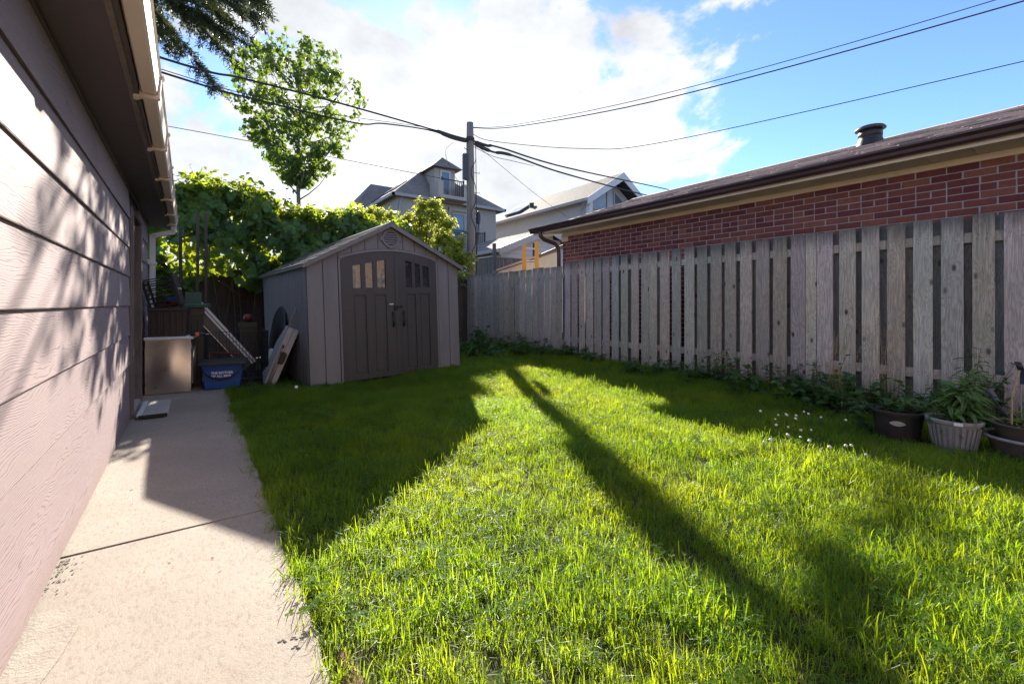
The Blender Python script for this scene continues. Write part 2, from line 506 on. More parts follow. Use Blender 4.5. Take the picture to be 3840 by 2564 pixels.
def far_roof(name, c1, c2, sc):
    t = NT(name)
    co = t.coord('Object')
    br = t.n('ShaderNodeTexBrick'); t.l(co, br.inputs[0])
    br.inputs['Scale'].default_value = sc; br.inputs['Color1'].default_value = (*c1, 1); br.inputs['Color2'].default_value = (*c2, 1)
    br.inputs['Mortar'].default_value = (*[x * .55 for x in c1], 1); br.inputs['Mortar Size'].default_value = .03
    c = t.mix(t.ramp(t.noise(co, 1.2, 6, .6), [(.35, 0.), (.7, .5)]), br.outputs[0], tuple(x * 1.35 for x in c2))
    return t.done(t.pbr(c, .9, 0, t.bump(br.outputs['Fac'], .4, .01), .25))
M['roof_a'] = far_roof('far_brown_roof', (.15, .135, .128), (.20, .178, .168), 3.2)
M['roof_b'] = far_roof('far_grey_roof', (.062, .057, .054), (.09, .082, .077), 3.2)
M['stucco_a'] = pmat('taupe_stucco', (.38, .335, .29), (.33, .29, .25), 1.2, .9, bump=.3, bscale=40)
M['stucco_b'] = pmat('pale_stucco', (.40, .395, .40), (.36, .355, .36), .8, .9, bump=.25, bscale=40)
M['siding_far'] = pmat('pale_lap_siding', (.46, .43, .425), (.40, .375, .37), 2, .6, bump=.1)
M['fascia_far'] = pmat('grey_fascia', (.34, .31, .30), (.29, .27, .26), 2, .6, bump=.05)
M['white_far'] = pmat('white_trim', (.52, .51, .51), (.47, .46, .46), 2, .6, bump=.05)
M['iron'] = pmat('black_iron', (.03, .03, .032), (.02, .02, .022), 9, .5, bump=.1)
M['glass'] = glass_mat('window_glass', wav=.55, ws=11)
M['glass_far'] = glass_mat('far_window_glass', (.10, .13, .16), .05)
M['pole'] = pmat('utility_pole_wood', (.21, .195, .175), (.12, .11, .10), 3, .9, bump=.6, bdist=.01, bscale=20, stretch=(6, 6, .5))
M['cable'] = pmat('black_cable', (.022, .022, .024), (.015, .015, .017), 9, .6, bump=.05)
M['shed_wall'] = pmat('taupe_plastic_wall', (.215, .205, .212), (.185, .176, .183), 3, .55, bump=.25, bscale=35, stretch=(4, 4, .5), spec=.35, dirt=.32)
M['shed_groove'] = pmat('shed_groove_plastic', (.04, .035, .037), None, 5, .6, bump=.05)
M['shed_door'] = pmat('brown_plastic_door', (.066, .060, .063), (.054, .049, .052), 3, .5, bump=.2, bscale=45, stretch=(4, 4, .5), spec=.4, dirt=.35)
M['shed_roof'] = pmat('shed_roof_plastic', (.17, .16, .16), (.13, .122, .124), 8, .42, bump=.35, bscale=70, spec=.5, rv=.1)
M['black_plastic'] = pmat('black_plastic', (.016, .016, .018), (.011, .011, .012), 6, .42, bump=.08)
M['brown_plastic'] = pmat('dark_brown_plastic', (.045, .033, .030), (.034, .025, .023), 6, .5, bump=.1)
M['slate_plastic'] = pmat('charcoal_plastic', (.045, .046, .052), (.03, .031, .036), 6, .5, bump=.1)
M['blue_plastic'] = pmat('blue_plastic', (.012, .075, .30), (.010, .06, .24), 5, .38, bump=.05, dirt=.15)
M['green_plastic'] = pmat('green_plastic', (.045, .115, .095), (.035, .09, .075), 5, .5, bump=.05, dirt=.2)
M['red_plastic'] = pmat('red_plastic', (.16, .014, .018), (.11, .010, .013), 5, .4, bump=.05)
M['orange_plastic'] = pmat('orange_plastic', (.70, .17, .05), (.55, .13, .04), 5, .4, bump=.05)
M['white_print'] = pmat('white_print', (.75, .76, .80), (.70, .71, .75), 9, .6, bump=.02)
M['steel'] = None
def steel_mat():
    t = NT('brushed_steel_sheet')
    co = t.coord('Object')
    nr = t.bump(t.noise(co, 2.6, 1, .4), .35, .02)
    c = t.mix(t.ramp(t.noise(co, 4, 3, .5), [(.4, 0.), (.75, 1.)]), (.68, .64, .58), (.55, .50, .45))
    ro = t.ramp(t.noise(co, 5, 3, .5), [(.3, .26), (.7, .36)])
    return t.done(t.pbr(c, ro, 1.0, nr, .5))
M['steel'] = steel_mat()
M['alu'] = pmat('aluminium_frame', (.62, .60, .60), (.5, .48, .48), 6, .4, metal=.6, bump=.05, dirt=.2)
M['dark_glass'] = pmat('tinted_panel', (.075, .08, .08), (.05, .055, .055), 6, .35, bump=.03)
M['table_plastic'] = pmat('grey_white_table_plastic', (.47, .45, .46), (.40, .385, .395), 6, .5, bump=.15, bscale=120, dirt=.15)
M['stick_wood'] = pmat('grey_stick_wood', (.30, .26, .235), (.20, .17, .155), 5, .7, bump=.2, stretch=(4, 4, 1))
M['board_wood'] = pmat('bare_grey_board', (.46, .43, .40), (.36, .335, .31), 5, .8, bump=.25, stretch=(8, 1, 8))
M['yellow_ladder'] = pmat('yellow_fibreglass', (.72, .33, .045), (.62, .28, .04), 5, .5, bump=.05)
M['pot_black'] = pmat('weathered_black_pot', (.040, .033, .030), (.022, .019, .018), 9, .6, bump=.2, dirt=.3)
M['pot_grey'] = pmat('grey_plastic_pot', (.30, .285, .295), (.22, .205, .21), 10, .6, bump=.25, dirt=.4)
M['pot_brown'] = pmat('brown_plastic_pot', (.115, .092, .080), (.075, .062, .055), 8, .6, bump=.2, dirt=.3)
M['pot_mauve'] = pmat('mauve_plastic_can', (.17, .155, .185), (.13, .12, .145), 6, .5, bump=.1, dirt=.2)
M['straw'] = pmat('dry_stalk', (.42, .31, .17), (.30, .21, .12), 20, .8, bump=.1)
M['bark'] = pmat('grey_bark', (.17, .145, .125), (.09, .078, .068), 4, .9, bump=.7, bdist=.01, bscale=22, stretch=(3, 3, .6))
M['twig'] = pmat('green_brown_twig', (.10, .085, .05), (.07, .055, .035), 9, .8, bump=.2)
M['bark_dark'] = pmat('spruce_bark', (.075, .055, .045), (.045, .033, .028), 5, .95, bump=.7, bdist=.01, bscale=22)
M['vine'] = leaf_mat('vine_leaf', (.038, .105, .038), (.075, .16, .045), (.36, .42, .02), .42, .42, .25, hue=.02)
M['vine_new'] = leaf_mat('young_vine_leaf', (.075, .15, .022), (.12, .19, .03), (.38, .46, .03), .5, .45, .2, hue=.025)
M['maple'] = leaf_mat('maple_leaf', (.04, .09, .024), (.065, .12, .03), (.19, .27, .02), .48, .45, .25, hue=.02)
M['elder'] = leaf_mat('box_elder_leaf', (.10, .17, .03), (.16, .23, .045), (.58, .60, .08), .52, .45, .25, hue=.02)
M['spruce'] = leaf_mat('spruce_needle', (.022, .045, .026), (.045, .075, .034), (.07, .09, .02), .25, .5, .35, hue=.015)
M['weed'] = leaf_mat('weed_leaf', (.030, .080, .030), (.055, .115, .035), (.16, .26, .03), .4, .45, .3, hue=.02)
M['weed_pale'] = leaf_mat('willow_leaf', (.08, .16, .055), (.12, .20, .07), (.22, .34, .05), .4, .45, .2, hue=.015)
M['weed_lime'] = leaf_mat('lime_leaf', (.16, .26, .03), (.20, .30, .04), (.35, .45, .04), .45, .45, .2, hue=.015)
M['grass'] = leaf_mat('grass_blade', (.052, .155, .030), (.082, .195, .034), (.36, .54, .010), .55, .45, .28, hue=.02, spec=.30, dry=(.03, (.27, .23, .10)), patch=(.6, (.12, .16, .02), (.52, .53, .010)))
M['clover'] = leaf_mat('clover_leaf', (.06, .14, .018), (.09, .17, .02), (.30, .44, .012), .55, .7, .2, hue=.015, spec=.1)
M['flower_white'] = pmat('white_clover_flower', (.80, .78, .72), (.62, .58, .50), 40, .8, bump=.4, bscale=200)
M['seed_head'] = pmat('tan_seed_head', (.42, .33, .20), (.32, .25, .15), 30, .9, bump=.2)
M['buff'] = pmat('buff_brick_house', (.36, .235, .175), (.28, .18, .135), 3, .8, bump=.2)
M['cream_wall'] = pmat('cream_board_wall', (.50, .475, .41), (.43, .41, .355), 3, .7, bump=.1, dirt=.25)
M['thatch'] = leaf_mat('dry_grass', (.22, .17, .08), (.32, .26, .13), (.20, .16, .06), .3, .7, .25, spec=.15)
# ------------------------------------------------------------------ ground, lawn, path
def hz(x, y):
    """height of the lawn"""
    z = .012 * math.sin(x * 2.1 + y * 1.3) + .010 * math.sin(x * 4.7 - y * 3.1 + 1) - .02
    z += .075 * sstep(4.3, 5.4, x)
    z += .055 * sstep(1.2, 3.2, x) * sstep(3.4, 5.6, y)
    return z
PX0, PX1 = -0.44, 0.30          # concrete path edges
g = MB()
g.box(-300, 300, -300, 300, -.5, -.16)
tag(g.build('ground', M['ground']), kind='structure')

# lawn sheet
LX0, LX1, LY0, LY1, NS = .27, 5.47, -1.9, 9.3, .1
nx = int(round((LX1 - LX0) / NS)); ny = int(round((LY1 - LY0) / NS))
lm = MB()
for j in range(ny + 1):
    for i in range(nx + 1):
        x = LX0 + i * NS; y = LY0 + j * NS
        if i == 0: x += .018 * math.sin(y * 5.3) + .012 * math.sin(y * 13.7)
        lm.v.append((x, y, hz(x, y) if i else -.05))
for j in range(ny):
    for i in range(nx):
        a = j * (nx + 1) + i
        lm.f.append((a, a + 1, a + nx + 2, a + nx + 1))
lawn = lm.build('lawn', M['soil'], smooth=True)
tag(lawn, kind='structure')
# soil strip between the fence and the brick garage, and the yards behind
s = MB(); s.box(5.472, 30, -4, 40, -.12, .02); s.box(-.9, 5.468, 9.32, 40, -.12, -.02); s.box(-30, -.95, -4, 40, -.12, -.02)
tag(s.build('yard_earth', M['ground']), kind='structure')

# concrete path in slabs
path = tag(new_obj('concrete_path', None), kind='structure')
def slab(y0, y1, dz0, dz1, notch=False):
    b = MB()
    n = max(2, int((y1 - y0) / .12)); top = []
    for j in range(n + 1):
        y = y0 + (y1 - y0) * j / n
        jx = .006 * math.sin(y * 9) + .004 * math.sin(y * 23)
        sk = 0.0
        b.v += [(PX0 - .05, y, -.12), (PX1 + jx, y, -.12), (PX1 + jx, y, dz1 - .012), (PX1 - .012 + jx, y, dz1), (PX0 - .05, y, dz0)]
    for j in range(n):
        a = j * 5; c = a + 5
        for k in range(5):
            k2 = (k + 1) % 5
            b.f.append((a + k, a + k2, c + k2, c + k))
    b.f.append((0, 4, 3, 2, 1)); e = n * 5; b.f.append((e, e + 1, e + 2, e + 3, e + 4))
    b.build('slab', M['concrete'], path)
slab(-1.9, .93, -.004, -.006)
slab(.935, 2.420, -.001, -.008)
slab(2.424, 5.6, .004, -.004)
slab(5.606, 8.6, .002, -.006)
# crumbled edge of the slab next to the wall
cb = MB()
r2 = random.Random(3)
for k in range(70):
    y = 2.40 - abs(r2.gauss(0, .13)); x = -.43 + abs(r2.gauss(0, .035)); q = r2.uniform(.001, .0034)
    mt = Matrix.Translation((x, y, q * .3)) @ Euler((r2.uniform(-.3, .3), r2.uniform(-.3, .3), r2.uniform(0, 6))).to_matrix().to_4x4()
    cb.box(-q, q, -q * .8, q * .8, -q * .35, q * .35, mtx=mt)
tag(cb.build('concrete_crumbs', M['concrete_pale']), 'crumbled concrete bits along the foot of the siding wall', 'rubble', kind='stuff')
# patched strip of mortar along the wall near the camera
ps = MB(); pts = []
for k in range(26):
    y = -1.6 + k * .145
    pts.append((y, -.335 + .025 * math.sin(y * 4.1) + .018 * math.sin(y * 11)))
poly = [(-.47, pts[0][0])] + [(w * (1 if y < 1.9 else 1 + (y - 1.9) * .35), y) for y, w in pts] + [(-.47, pts[-1][0])]
ps.prism(poly, -.02, .0012, 'xy')
tag(ps.build('mortar_patch', M['concrete_pale'], path))
# bare dirt at the lawn edge
dm = MB()
for (cx, cy, rx, ry) in ((.35, 1.16, .045, .16), (.34, .55, .05, .2)):
    n = 16; c0 = len(dm.v)
    dm.v.append((cx, cy, -.012))
    for k in range(n):
        an = 2 * math.pi * k / n; q = 1 + .2 * math.sin(3 * an + cx * 9)
        dm.v.append((max(.305, cx + rx * q * math.cos(an)), cy + ry * q * math.sin(an), -.026))
    for k in range(n): dm.f.append((c0, c0 + 1 + k, c0 + 1 + (k + 1) % n))
tag(dm.build('bare_dirt', M['edge_dirt'], smooth=True), kind='structure')

# ------------------------------------------------------------------ garage with siding (left)
gar = thing('garage', 'mauve garage wall with wide embossed siding, dark soffit and tan gutter beside the path', 'garage', (-.41, 0, 0), (0, 0, R(.7)))
def plank(y0, y1, z0, z1, tilt=0.0):
    b = MB()
    # lap plank: proud at the foot, tucked in at the head
    zt = z1 + .012
    n = max(1, int((y1 - y0) / .5))
    for j in range(n + 1):
        y = y0 + (y1 - y0) * j / n
        w = .0012 * math.sin(y * 2.3 + z0 * 9)
        b.v += [(.001 + w, y, z0), (.0135 + w, y, z0), (.0150 + w, y, z0 + .004), (.0035 + w, y, zt), (-.008 + w, y, zt)]
    for j in range(n):
        a = j * 5; c = a + 5
        for k in range(5): b.f.append((a + k, a + (k + 1) % 5, c + (k + 1) % 5, c + k))
    b.f.append((4, 3, 2, 1, 0)); e = n * 5; b.f.append((e, e + 1, e + 2, e + 3, e + 4))
    b.f = [f[::-1] for f in b.f]
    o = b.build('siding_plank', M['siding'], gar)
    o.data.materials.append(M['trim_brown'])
    for j in range(n): o.data.polygons[j * 5].material_index = 1      # dark brown paints in the bare lower edge and its shade
zs = [.012, .482, .733, .984, 1.232, 1.481, 1.729, 1.955]
joints = [[4.05], [3.62], [1.3, 4.55], [2.95], [4.06], [.6, 4.6], [3.29]]
for r in range(7):
    ys = [-1.8] + joints[r] + [4.925]
    for a, b_ in zip(ys[:-1], ys[1:]): plank(a + .0015, b_ - .0015, zs[r], zs[r + 1])
    plank(5.93, 7.05, zs[r], zs[r + 1])
c = MB(); c.box(-4.0, -.010, -1.8, 4.93, -.1, 1.995); c.box(-4.0, -.010, 5.925, 7.07, -.1, 1.995); c.box(-4.0, -.010, 4.93, 5.925, 1.87, 1.995); c.box(-4.0, -.16, 4.93, 5.925, -.1, 1.87)
c.build('wall_core', M['trim_brown'], gar)
MB().box(-.009, .012, -1.8, 7.07, 1.968, 1.997, .003).build('frieze_trim', M['trim_brown'], gar)
# soffit in two boards, fascia, gutter
MB().box(-.005, .208, -1.8, 3.9, 1.998, 2.008).build('soffit_board', M['soffit_brown'], gar)
MB().box(-.005, .208, 3.904, 7.25, 1.998, 2.008).build('soffit_board', M['soffit_brown'], gar)
MB().box(.188, .2095, -1.8, 7.25, 1.990, 1.9975, .002).build('soffit_edge_trim', M['old_frame'], gar)
MB().box(.2095, .226, -1.8, 7.25, 1.992, 2.14, .002).build('fascia', M['trim_brown'], gar)
gp = [(.229, 2.10), (.229, 2.018), (.236, 2.006), (.284, 2.004), (.292, 2.012), (.300, 2.085), (.310, 2.098), (.303, 2.106), (.294, 2.092), (.286, 2.016), (.280, 2.011), (.240, 2.013), (.236, 2.022), (.236, 2.10)]
b = MB(); b.prism([(x, z) for x, z in gp], -1.8, 7.22, 'xz'); gut = b.build('gutter', M['gutter_tan'], gar)
for yb in (.95, 1.83, 2.71, 3.59, 4.43, 5.28, 6.14, 6.9):
    q = MB()
    q.prism([(.222, 2.07), (.203, 1.978), (.216, 1.976), (.232, 1.986), (.288, 1.984), (.302, 1.998), (.308, 2.085), (.319, 2.100), (.314, 2.110), (.303, 2.10), (.294, 2.010), (.284, 2.002), (.234, 2.004), (.2285, 2.03)], yb - .019, yb + .019, 'xz')
    q.build('gutter_strap', M['gutter_tan'], gar)
b = MB(); b.prism([(-4.2, 3.55), (.27, 2.145), (.27, 2.16), (-4.2, 3.565)], -1.9, 7.35, 'xz'); b.build('roof', M['shingle'], gar)
# downspout
ds = MB()
def sq(p0, p1, w=.028, d=.034):
    p0 = Vector(p0); p1 = Vector(p1); t = (p1 - p0).normalized(); sy = Vector((0, 1, 0)); sx = sy.cross(t).normalized()
    vs = [p + sx * a * w + sy * c * d for p in (p0, p1) for a, c in ((-1, -1), (1, -1), (1, 1), (-1, 1))]
    ds.add(vs, [(3, 2, 1, 0), (4, 5, 6, 7)] + [(i, (i + 1) % 4, (i + 1) % 4 + 4, i + 4) for i in range(4)])
sq((.265, 7.13, 2.02), (.265, 7.13, 1.925)); sq((.272, 7.13, 1.935), (.052, 7.13, 1.862)); sq((.052, 7.13, 1.875), (.052, 7.13, .25))
dsp = ds.build('downspout', M['white_vinyl'], gar)
MB().box(.0, .094, 7.082, 7.178, 1.50, 1.535, .003).build('downspout_bracket', M['white_vinyl'], gar)
# side door with worn frame
dr = MB().box(-.11, -.075, 5.02, 5.84, .03, 1.80, .003).build('door', M['maroon'], gar)
for z0, z1 in ((.15, .75), (.9, 1.65)):
    MB().box(-.076, -.068, 5.14, 5.72, z0, z1, .004).build('door_panel', M['maroon'], dr)
MB().tube([(-.074, 5.10, .92), (-.03, 5.10, .92), (-.03, 5.17, .92)], .008, 8).build('door_handle', M['alu'], dr)
MB().box(-.12, .026, 4.932, 4.965, .0, 1.84, .004).build('door_jamb', M['old_frame'], gar)
MB().box(-.05, .034, 4.967, 5.018, .0, 1.80, .004).build('door_jamb', M['old_frame'], gar)
MB().box(-.12, .030, 5.845, 5.922, .0, 1.84, .004).build('door_jamb', M['old_frame'], gar)
MB().box(-.12, .028, 4.966, 5.844, 1.802, 1.845, .004).build('door_head', M['maroon'], gar)
MB().box(-.12, .02, 5.02, 5.843, .0, .028, .004).build('door_sill', M['board_wood'], gar)

# threshold boards lying in front of the side door
tb = thing('threshold_board', 'pale grey board lying flat on the path at the maroon side door', 'board', (-.30, 5.2, 0.012))
MB().box(-.075, .10, -.30, .36, .003, .030, .003).build('board', M['board_wood'], tb)
MB().box(-.115, -.078, -.28, .36, .003, .034, .003).build('edge_strip', M['white_vinyl'], tb)
MB().box(-.10, .095, -.325, -.301, .001, .026, .002).build('end_seal', M['black_plastic'], tb)

# ------------------------------------------------------------------ wooden fence (right)
fn = thing('board_fence', 'weathered grey shadow box board fence running past the potted plants to the plastic shed', 'fence', (5.42, 0, 0))
FAR = [(9.592, 9.437), (9.422, 9.271), (9.251, 9.104), (9.075, 8.956), (8.937, 8.792), (8.769, 8.623), (8.601, 8.454), (8.432, 8.273), (8.252, 8.10), (8.085, 7.922), (7.874, 7.705), (7.686, 7.515), (7.478, 7.313), (7.287, 7.135), (7.093, 6.922), (6.889, 6.714), (6.682, 6.533), (6.508, 6.354), (6.309, 6.161), (6.118, 5.985), (5.978, 5.85)]
MID = [(5.756, 5.624), (5.585, 5.444), (5.394, 5.259), (5.223, 5.07), (5.035, 4.888), (4.855, 4.714), (4.661, 4.525), (4.474, 4.345), (4.277, 4.144), (4.088, 3.953), (3.947, 3.821), (3.768, 3.618), (3.572, 3.44), (3.381, 3.238), (3.194, 3.058), (3.007, 2.865), (2.821, 2.683), (2.631, 2.493), (2.444, 2.298), (2.256, 2.112), (2.069, 1.928), (1.923, 1.821), (1.815, 1.671), (1.616, 1.478), (1.426, 1.288), (1.231, 1.099), (1.04, .908), (.853, .712), (.66, .529), (.479, .345), (.29, .15), (.1, -.04), (-.09, -.23), (-.28, -.42), (-.47, -.61), (-.66, -.8), (-.85, -.99), (-1.04, -1.18), (-1.23, -1.37), (-1.42, -1.56)]
fr = random.Random(11)
def board(y0, y1, top, x0, mat, bot=None):
    b = MB()
    yc = (y0 + y1) / 2; w = abs(y0 - y1) / 2
    bt = fr.uniform(.035, .075) if bot is None else bot
    top = top + fr.uniform(-.016, .012)
    tl = fr.uniform(-.006, .006); cup = fr.uniform(-.004, .004); lean = fr.uniform(-.006, .006)
    zz = [bt, bt + .5, bt + 1.05, top]
    th = .019
    for z in zz:
        f = (z - bt) / (top - bt); ox = cup * math.sin(f * 3.1) + lean * f * .6
        for (yy, xx) in ((-w, 0), (-w + .003, -.003), (w - .003, -.003), (w, 0), (w, th), (-w, th)):
            zz2 = z + (tl * yy / w if z == top else 0)
            b.v.append((xx + ox, yy + lean * f * .5, zz2))
    for k in range(3):
        for i in range(6): b.f.append((k * 6 + i, (k + 1) * 6 + i, (k + 1) * 6 + (i + 1) % 6, k * 6 + (i + 1) % 6))
    b.f.append((0, 1, 2, 3, 4, 5)); b.f.append((23, 22, 21, 20, 19, 18))
    o = b.build('board', mat, fn, (x0, yc, 0))
    return o
for a, b_ in FAR: board(b_, a, 1.695, -.02, M['fence'])
for a, b_ in MID: board(b_, a, 1.765, -.02, M['fence'])
allb = sorted(FAR + MID)
for (a, b_), (c_, d_) in zip(allb[:-1], allb[1:]):
    gap = d_ - a
    if gap < .006: continue
    yc = (a + d_) / 2
    if 3.1 < yc < 5.8 and fr.random() < .55: continue        # brick shows through here
    board(yc - .055 - gap * .2, yc + .055 + gap * .2, (1.69 if yc > 5.8 else 1.755), .042, M['fence_back'])
for zz in (.315, 1.53):
    for y0, y1, dz in ((-1.6, 1.87, 0), (1.875, 3.94, 0), (3.945, 5.80, 0), (5.82, 8.09, -.06), (8.095, 9.65, -.06)):
        MB().box(.002, .040, y0, y1, zz + dz, zz + .088 + dz, .003).build('rail', M['fence'], fn)
for yp in (-.5, 1.872, 3.95, 5.83, 8.09, 9.62):
    MB().box(.0425, .131, yp - .044, yp + .044, -.1, 1.66, .004).build('post', M['fence_back'], fn)
nl = MB()
for a, b_ in MID[8:32]:
    for zz in (.345, .375, 1.555, 1.595):
        for q in (.3, .72):
            yy = b_ + (a - b_) * q + fr.uniform(-.012, .012)
            nl.tube([(-.0255, yy, zz), (-.0215, yy, zz)], .0038, 6)
nl.build('nail_heads', M['iron'], fn)['kind'] = 'stuff'

# ------------------------------------------------------------------ brick garage behind the fence
bh = thing('brick_garage', 'red brick garage with dark brown gutter, cream soffit and shingle roof behind the board fence', 'garage', (6.0, 0, 0))
BW0, BW1 = -2.2, 6.46
BTOP = 2.352
PIT, RH = .2265, .0715
MB().box(.0045, 5.7, BW0, BW1 - .006, -.2, BTOP + .05).build('wall_core', M['mortar'], bh)
def brick_mesh(l):
    q = MB(); q.box(0, .06, -l / 2, l / 2, -.0314, .0314, .0026); return q.mesh('brick')
bm_s = [brick_mesh(PIT - .0085 - .0025 * k) for k in range(3)]
bm_h = [brick_mesh(PIT / 2 - .0085 - .002 * k) for k in range(2)]
br = random.Random(21)
cand = []
nrow = int(BTOP / RH)
for r in range(nrow):
    zc = BTOP - .034 - r * RH
    head = (r % 6 == 3)
    if head:
        n = int((BW1 - BW0) / (PIT / 2))
        for i in range(n):
            cand.append((r, BW1 - PIT / 4 - i * PIT / 2, zc, True))
    else:
        off = 0 if r % 2 else PIT / 2
        n = int((BW1 - BW0) / PIT)
        if off: cand.append((r, BW1 - PIT / 4, zc, True))
        for i in range(n):
            cand.append((r, BW1 - PIT / 2 - off - i * PIT, zc, False))
cand.sort(key=lambda c: (c[0] > 8, c[1] < .15, c[0] > 7, c[0], c[1]))
rest = MB()
for k, (r, yc, zc, hd) in enumerate(cand):
    jy = br.uniform(-.002, .002); jz = br.uniform(-.0012, .0012); jx = br.uniform(-.0015, .0015)
    if k < 300:
        me = br.choice(bm_h if hd else bm_s)
        new_obj('brick', me, M['brick'], bh, (jx, yc + jy, zc + jz))
    else:
        l = (PIT / 2 if hd else PIT) - .011
        rest.box(jx, .06, yc + jy - l / 2, yc + jy + l / 2, zc + jz - .0305, zc + jz + .0305)
rest.build('bricks_low', M['brick'], bh)['kind'] = 'stuff'
# eaves: frieze, soffit panels, fascia, gutter
OH = -.40
MB().box(-.012, .02, BW0, BW1 + .004, BTOP, BTOP + .062, .003).build('frieze_board', M['cream'], bh)
MB().box(-.016, .02, BW1 - .16, BW1 + .02, BTOP - .10, BTOP + .058, .003).build('corner_board', M['cream'], bh)
for k in range(int((6.9 - BW0) / .31)):
    y0 = 6.9 - (k + 1) * .31
    q = MB(); q.box(OH + .03, -.013, y0 + .002, y0 + .308, BTOP + .063, BTOP + .072, .002)
    q.box(OH + .032, -.015, y0 + .010, y0 + .016, BTOP + .0605, BTOP + .064)
    q.build('soffit_panel', M['soffit_grey'], bh)
MB().box(OH, OH + .03, BW0, 6.91, BTOP + .048, BTOP + .135, .003).build('fascia', M['cream'], bh)
gx = OH
gp = [(gx - .004, 2.525), (gx - .004, 2.435), (gx - .055, 2.432), (gx - .075, 2.455), (gx - .082, 2.485), (gx - .108, 2.512), (gx - .110, 2.532), (gx - .098, 2.536), (gx - .100, 2.520), (gx - .076, 2.490), (gx - .066, 2.455), (gx - .050, 2.442), (gx - .012, 2.444), (gx - .012, 2.525)]
b = MB(); b.prism(gp, BW0, 6.93, 'xz'); b.prism([(gx - .004, 2.525), (gx - .004, 2.435), (gx - .055, 2.432), (gx - .075, 2.455), (gx - .082, 2.485), (gx - .108, 2.512), (gx - .110, 2.532)], 6.926, 6.934, 'xz')
b.build('gutter', M['brown_gutter'], bh)
b = MB(); b.tube([(gx - .05, 6.62, 2.44), (gx - .05, 6.62, 2.36), (gx + .02, 6.60, 2.29), (-.12, 6.55, 2.22), (-.06, 6.52, 2.14), (-.05, 6.515, 2.0), (-.05, 6.515, .2)], .042, 10)
b.build('downspout', M['brown_gutter'], bh, smooth=True)
# roof planes and shingles
RX0, RX1 = OH - .03, OH + 3.25
sl = .345
def rz(x): return 2.492 + .03 + (x - RX0) * sl
b = MB(); b.prism([(RX0 + .05, rz(RX0 + .05) - .03), (RX1, rz(RX1) - .03), (RX1 + 3.3, rz(RX0) - .03), (RX1 + 3.3, rz(RX0) - .06), (RX1, rz(RX1) - .09), (RX0 + .05, rz(RX0 + .05) - .06)], BW0, 6.95, 'xz')
b.build('roof_deck', M['shingle'], bh)
b = MB(); b.prism([(RX0 + .4, 2.35), (RX1, rz(RX1) - .1), (RX1 + 2.9, 2.35)], BW1 - .2, BW1 - .01, 'xz'); b.build('gable_wall', M['mortar'], bh)
sh = random.Random(5)
cs, sn = math.cos(math.atan(sl)), math.sin(math.atan(sl))
ex = .145
nco = int((RX1 - RX0) / cs / ex) + 1
tabs = []
for r in range(nco):
    for i in range(40):
        y = 6.96 - i * .333 - (.166 if r % 2 else 0) - .07 * (r % 3)
        if y < BW0: break
        tabs.append((r, y))
mesh_tab = []
for k in range(4):
    q = MB(); w = .325 - .008 * k
    mt = Matrix.Rotation(-math.atan(sl), 4, 'Y')
    th = .008 + .002 * (k % 2)
    th -= .003
    vs = [(0, -w, .006), (.17, -w, -.004), (.17, 0, -.004), (0, 0, .006), (0, -w, .006 + th), (.17, -w, .0), (.17, 0, .0), (0, 0, .006 + th)]
    vs = [tuple(mt @ Vector(v)) for v in vs]
    q.add(vs, [(0, 1, 2, 3), (7, 6, 5, 4), (0, 3, 7, 4), (0, 4, 5, 1), (3, 2, 6, 7), (1, 5, 6, 2)][:5])
    mesh_tab.append(q)
tmesh = [q.mesh('shingle') for q in mesh_tab]
restv = MB()
tabs.sort(key=lambda t: (t[0] > 5, t[1] < .3, -t[0] if False else 0, sh.random()))
for k, (r, y) in enumerate(tabs):
    d = r * ex + sh.uniform(-.006, .006)
    x = RX0 + d * cs; z = rz(RX0) - .031 + d * sn
    j = sh.randrange(4)
    if k < 300:
        new_obj('shingle', tmesh[j], M['shingle'], bh, (x, y, z))
    else:
        restv.add([(p[0] + x, p[1] + y, p[2] + z) for p in mesh_tab[j].v], mesh_tab[j].f)
restv.build('shingles_upper', M['shingle'], bh)['kind'] = 'stuff'
b = MB()
for i in range(30):
    y = 6.95 - i * .3
    if y < BW0: break
    b.prism([(RX1 - .12, rz(RX1) - .058), (RX1, rz(RX1) - .012), (RX1 + .12, rz(RX1) - .058), (RX1 + .12, rz(RX1) - .07), (RX1, rz(RX1) - .024), (RX1 - .12, rz(RX1) - .07)], y - .295, y, 'xz')
b.build('ridge_caps', M['shingle'], bh)['kind'] = 'stuff'
# roof vent with a domed cap
vx = RX1 - .38; vz = rz(vx) - .04
rv = thing('roof_vent', 'dark grey domed vent standing on the brown shingle roof of the brick garage', 'vent', (6.0 + vx, 2.13, vz))
b = MB(); b.lathe([(.19, -.06), (.17, .03), (.15, .07), (.15, .10)], 24); b.lathe([(.15, .10), (.0, .10)], 24); b.build('base', M['black_plastic'], rv, smooth=True)
b = MB(); b.lathe([(.125, .09), (.125, .105), (.152, .112), (.152, .20), (.135, .205), (.135, .23)], 24); b.build('collar', M['black_plastic'], rv, smooth=True)
b = MB(); b.lathe([(.150, .215), (.192, .218), (.196, .232), (.17, .262), (.10, .285), (.0, .292)], 24); b.build('cap', M['slate_plastic'], rv, smooth=True)
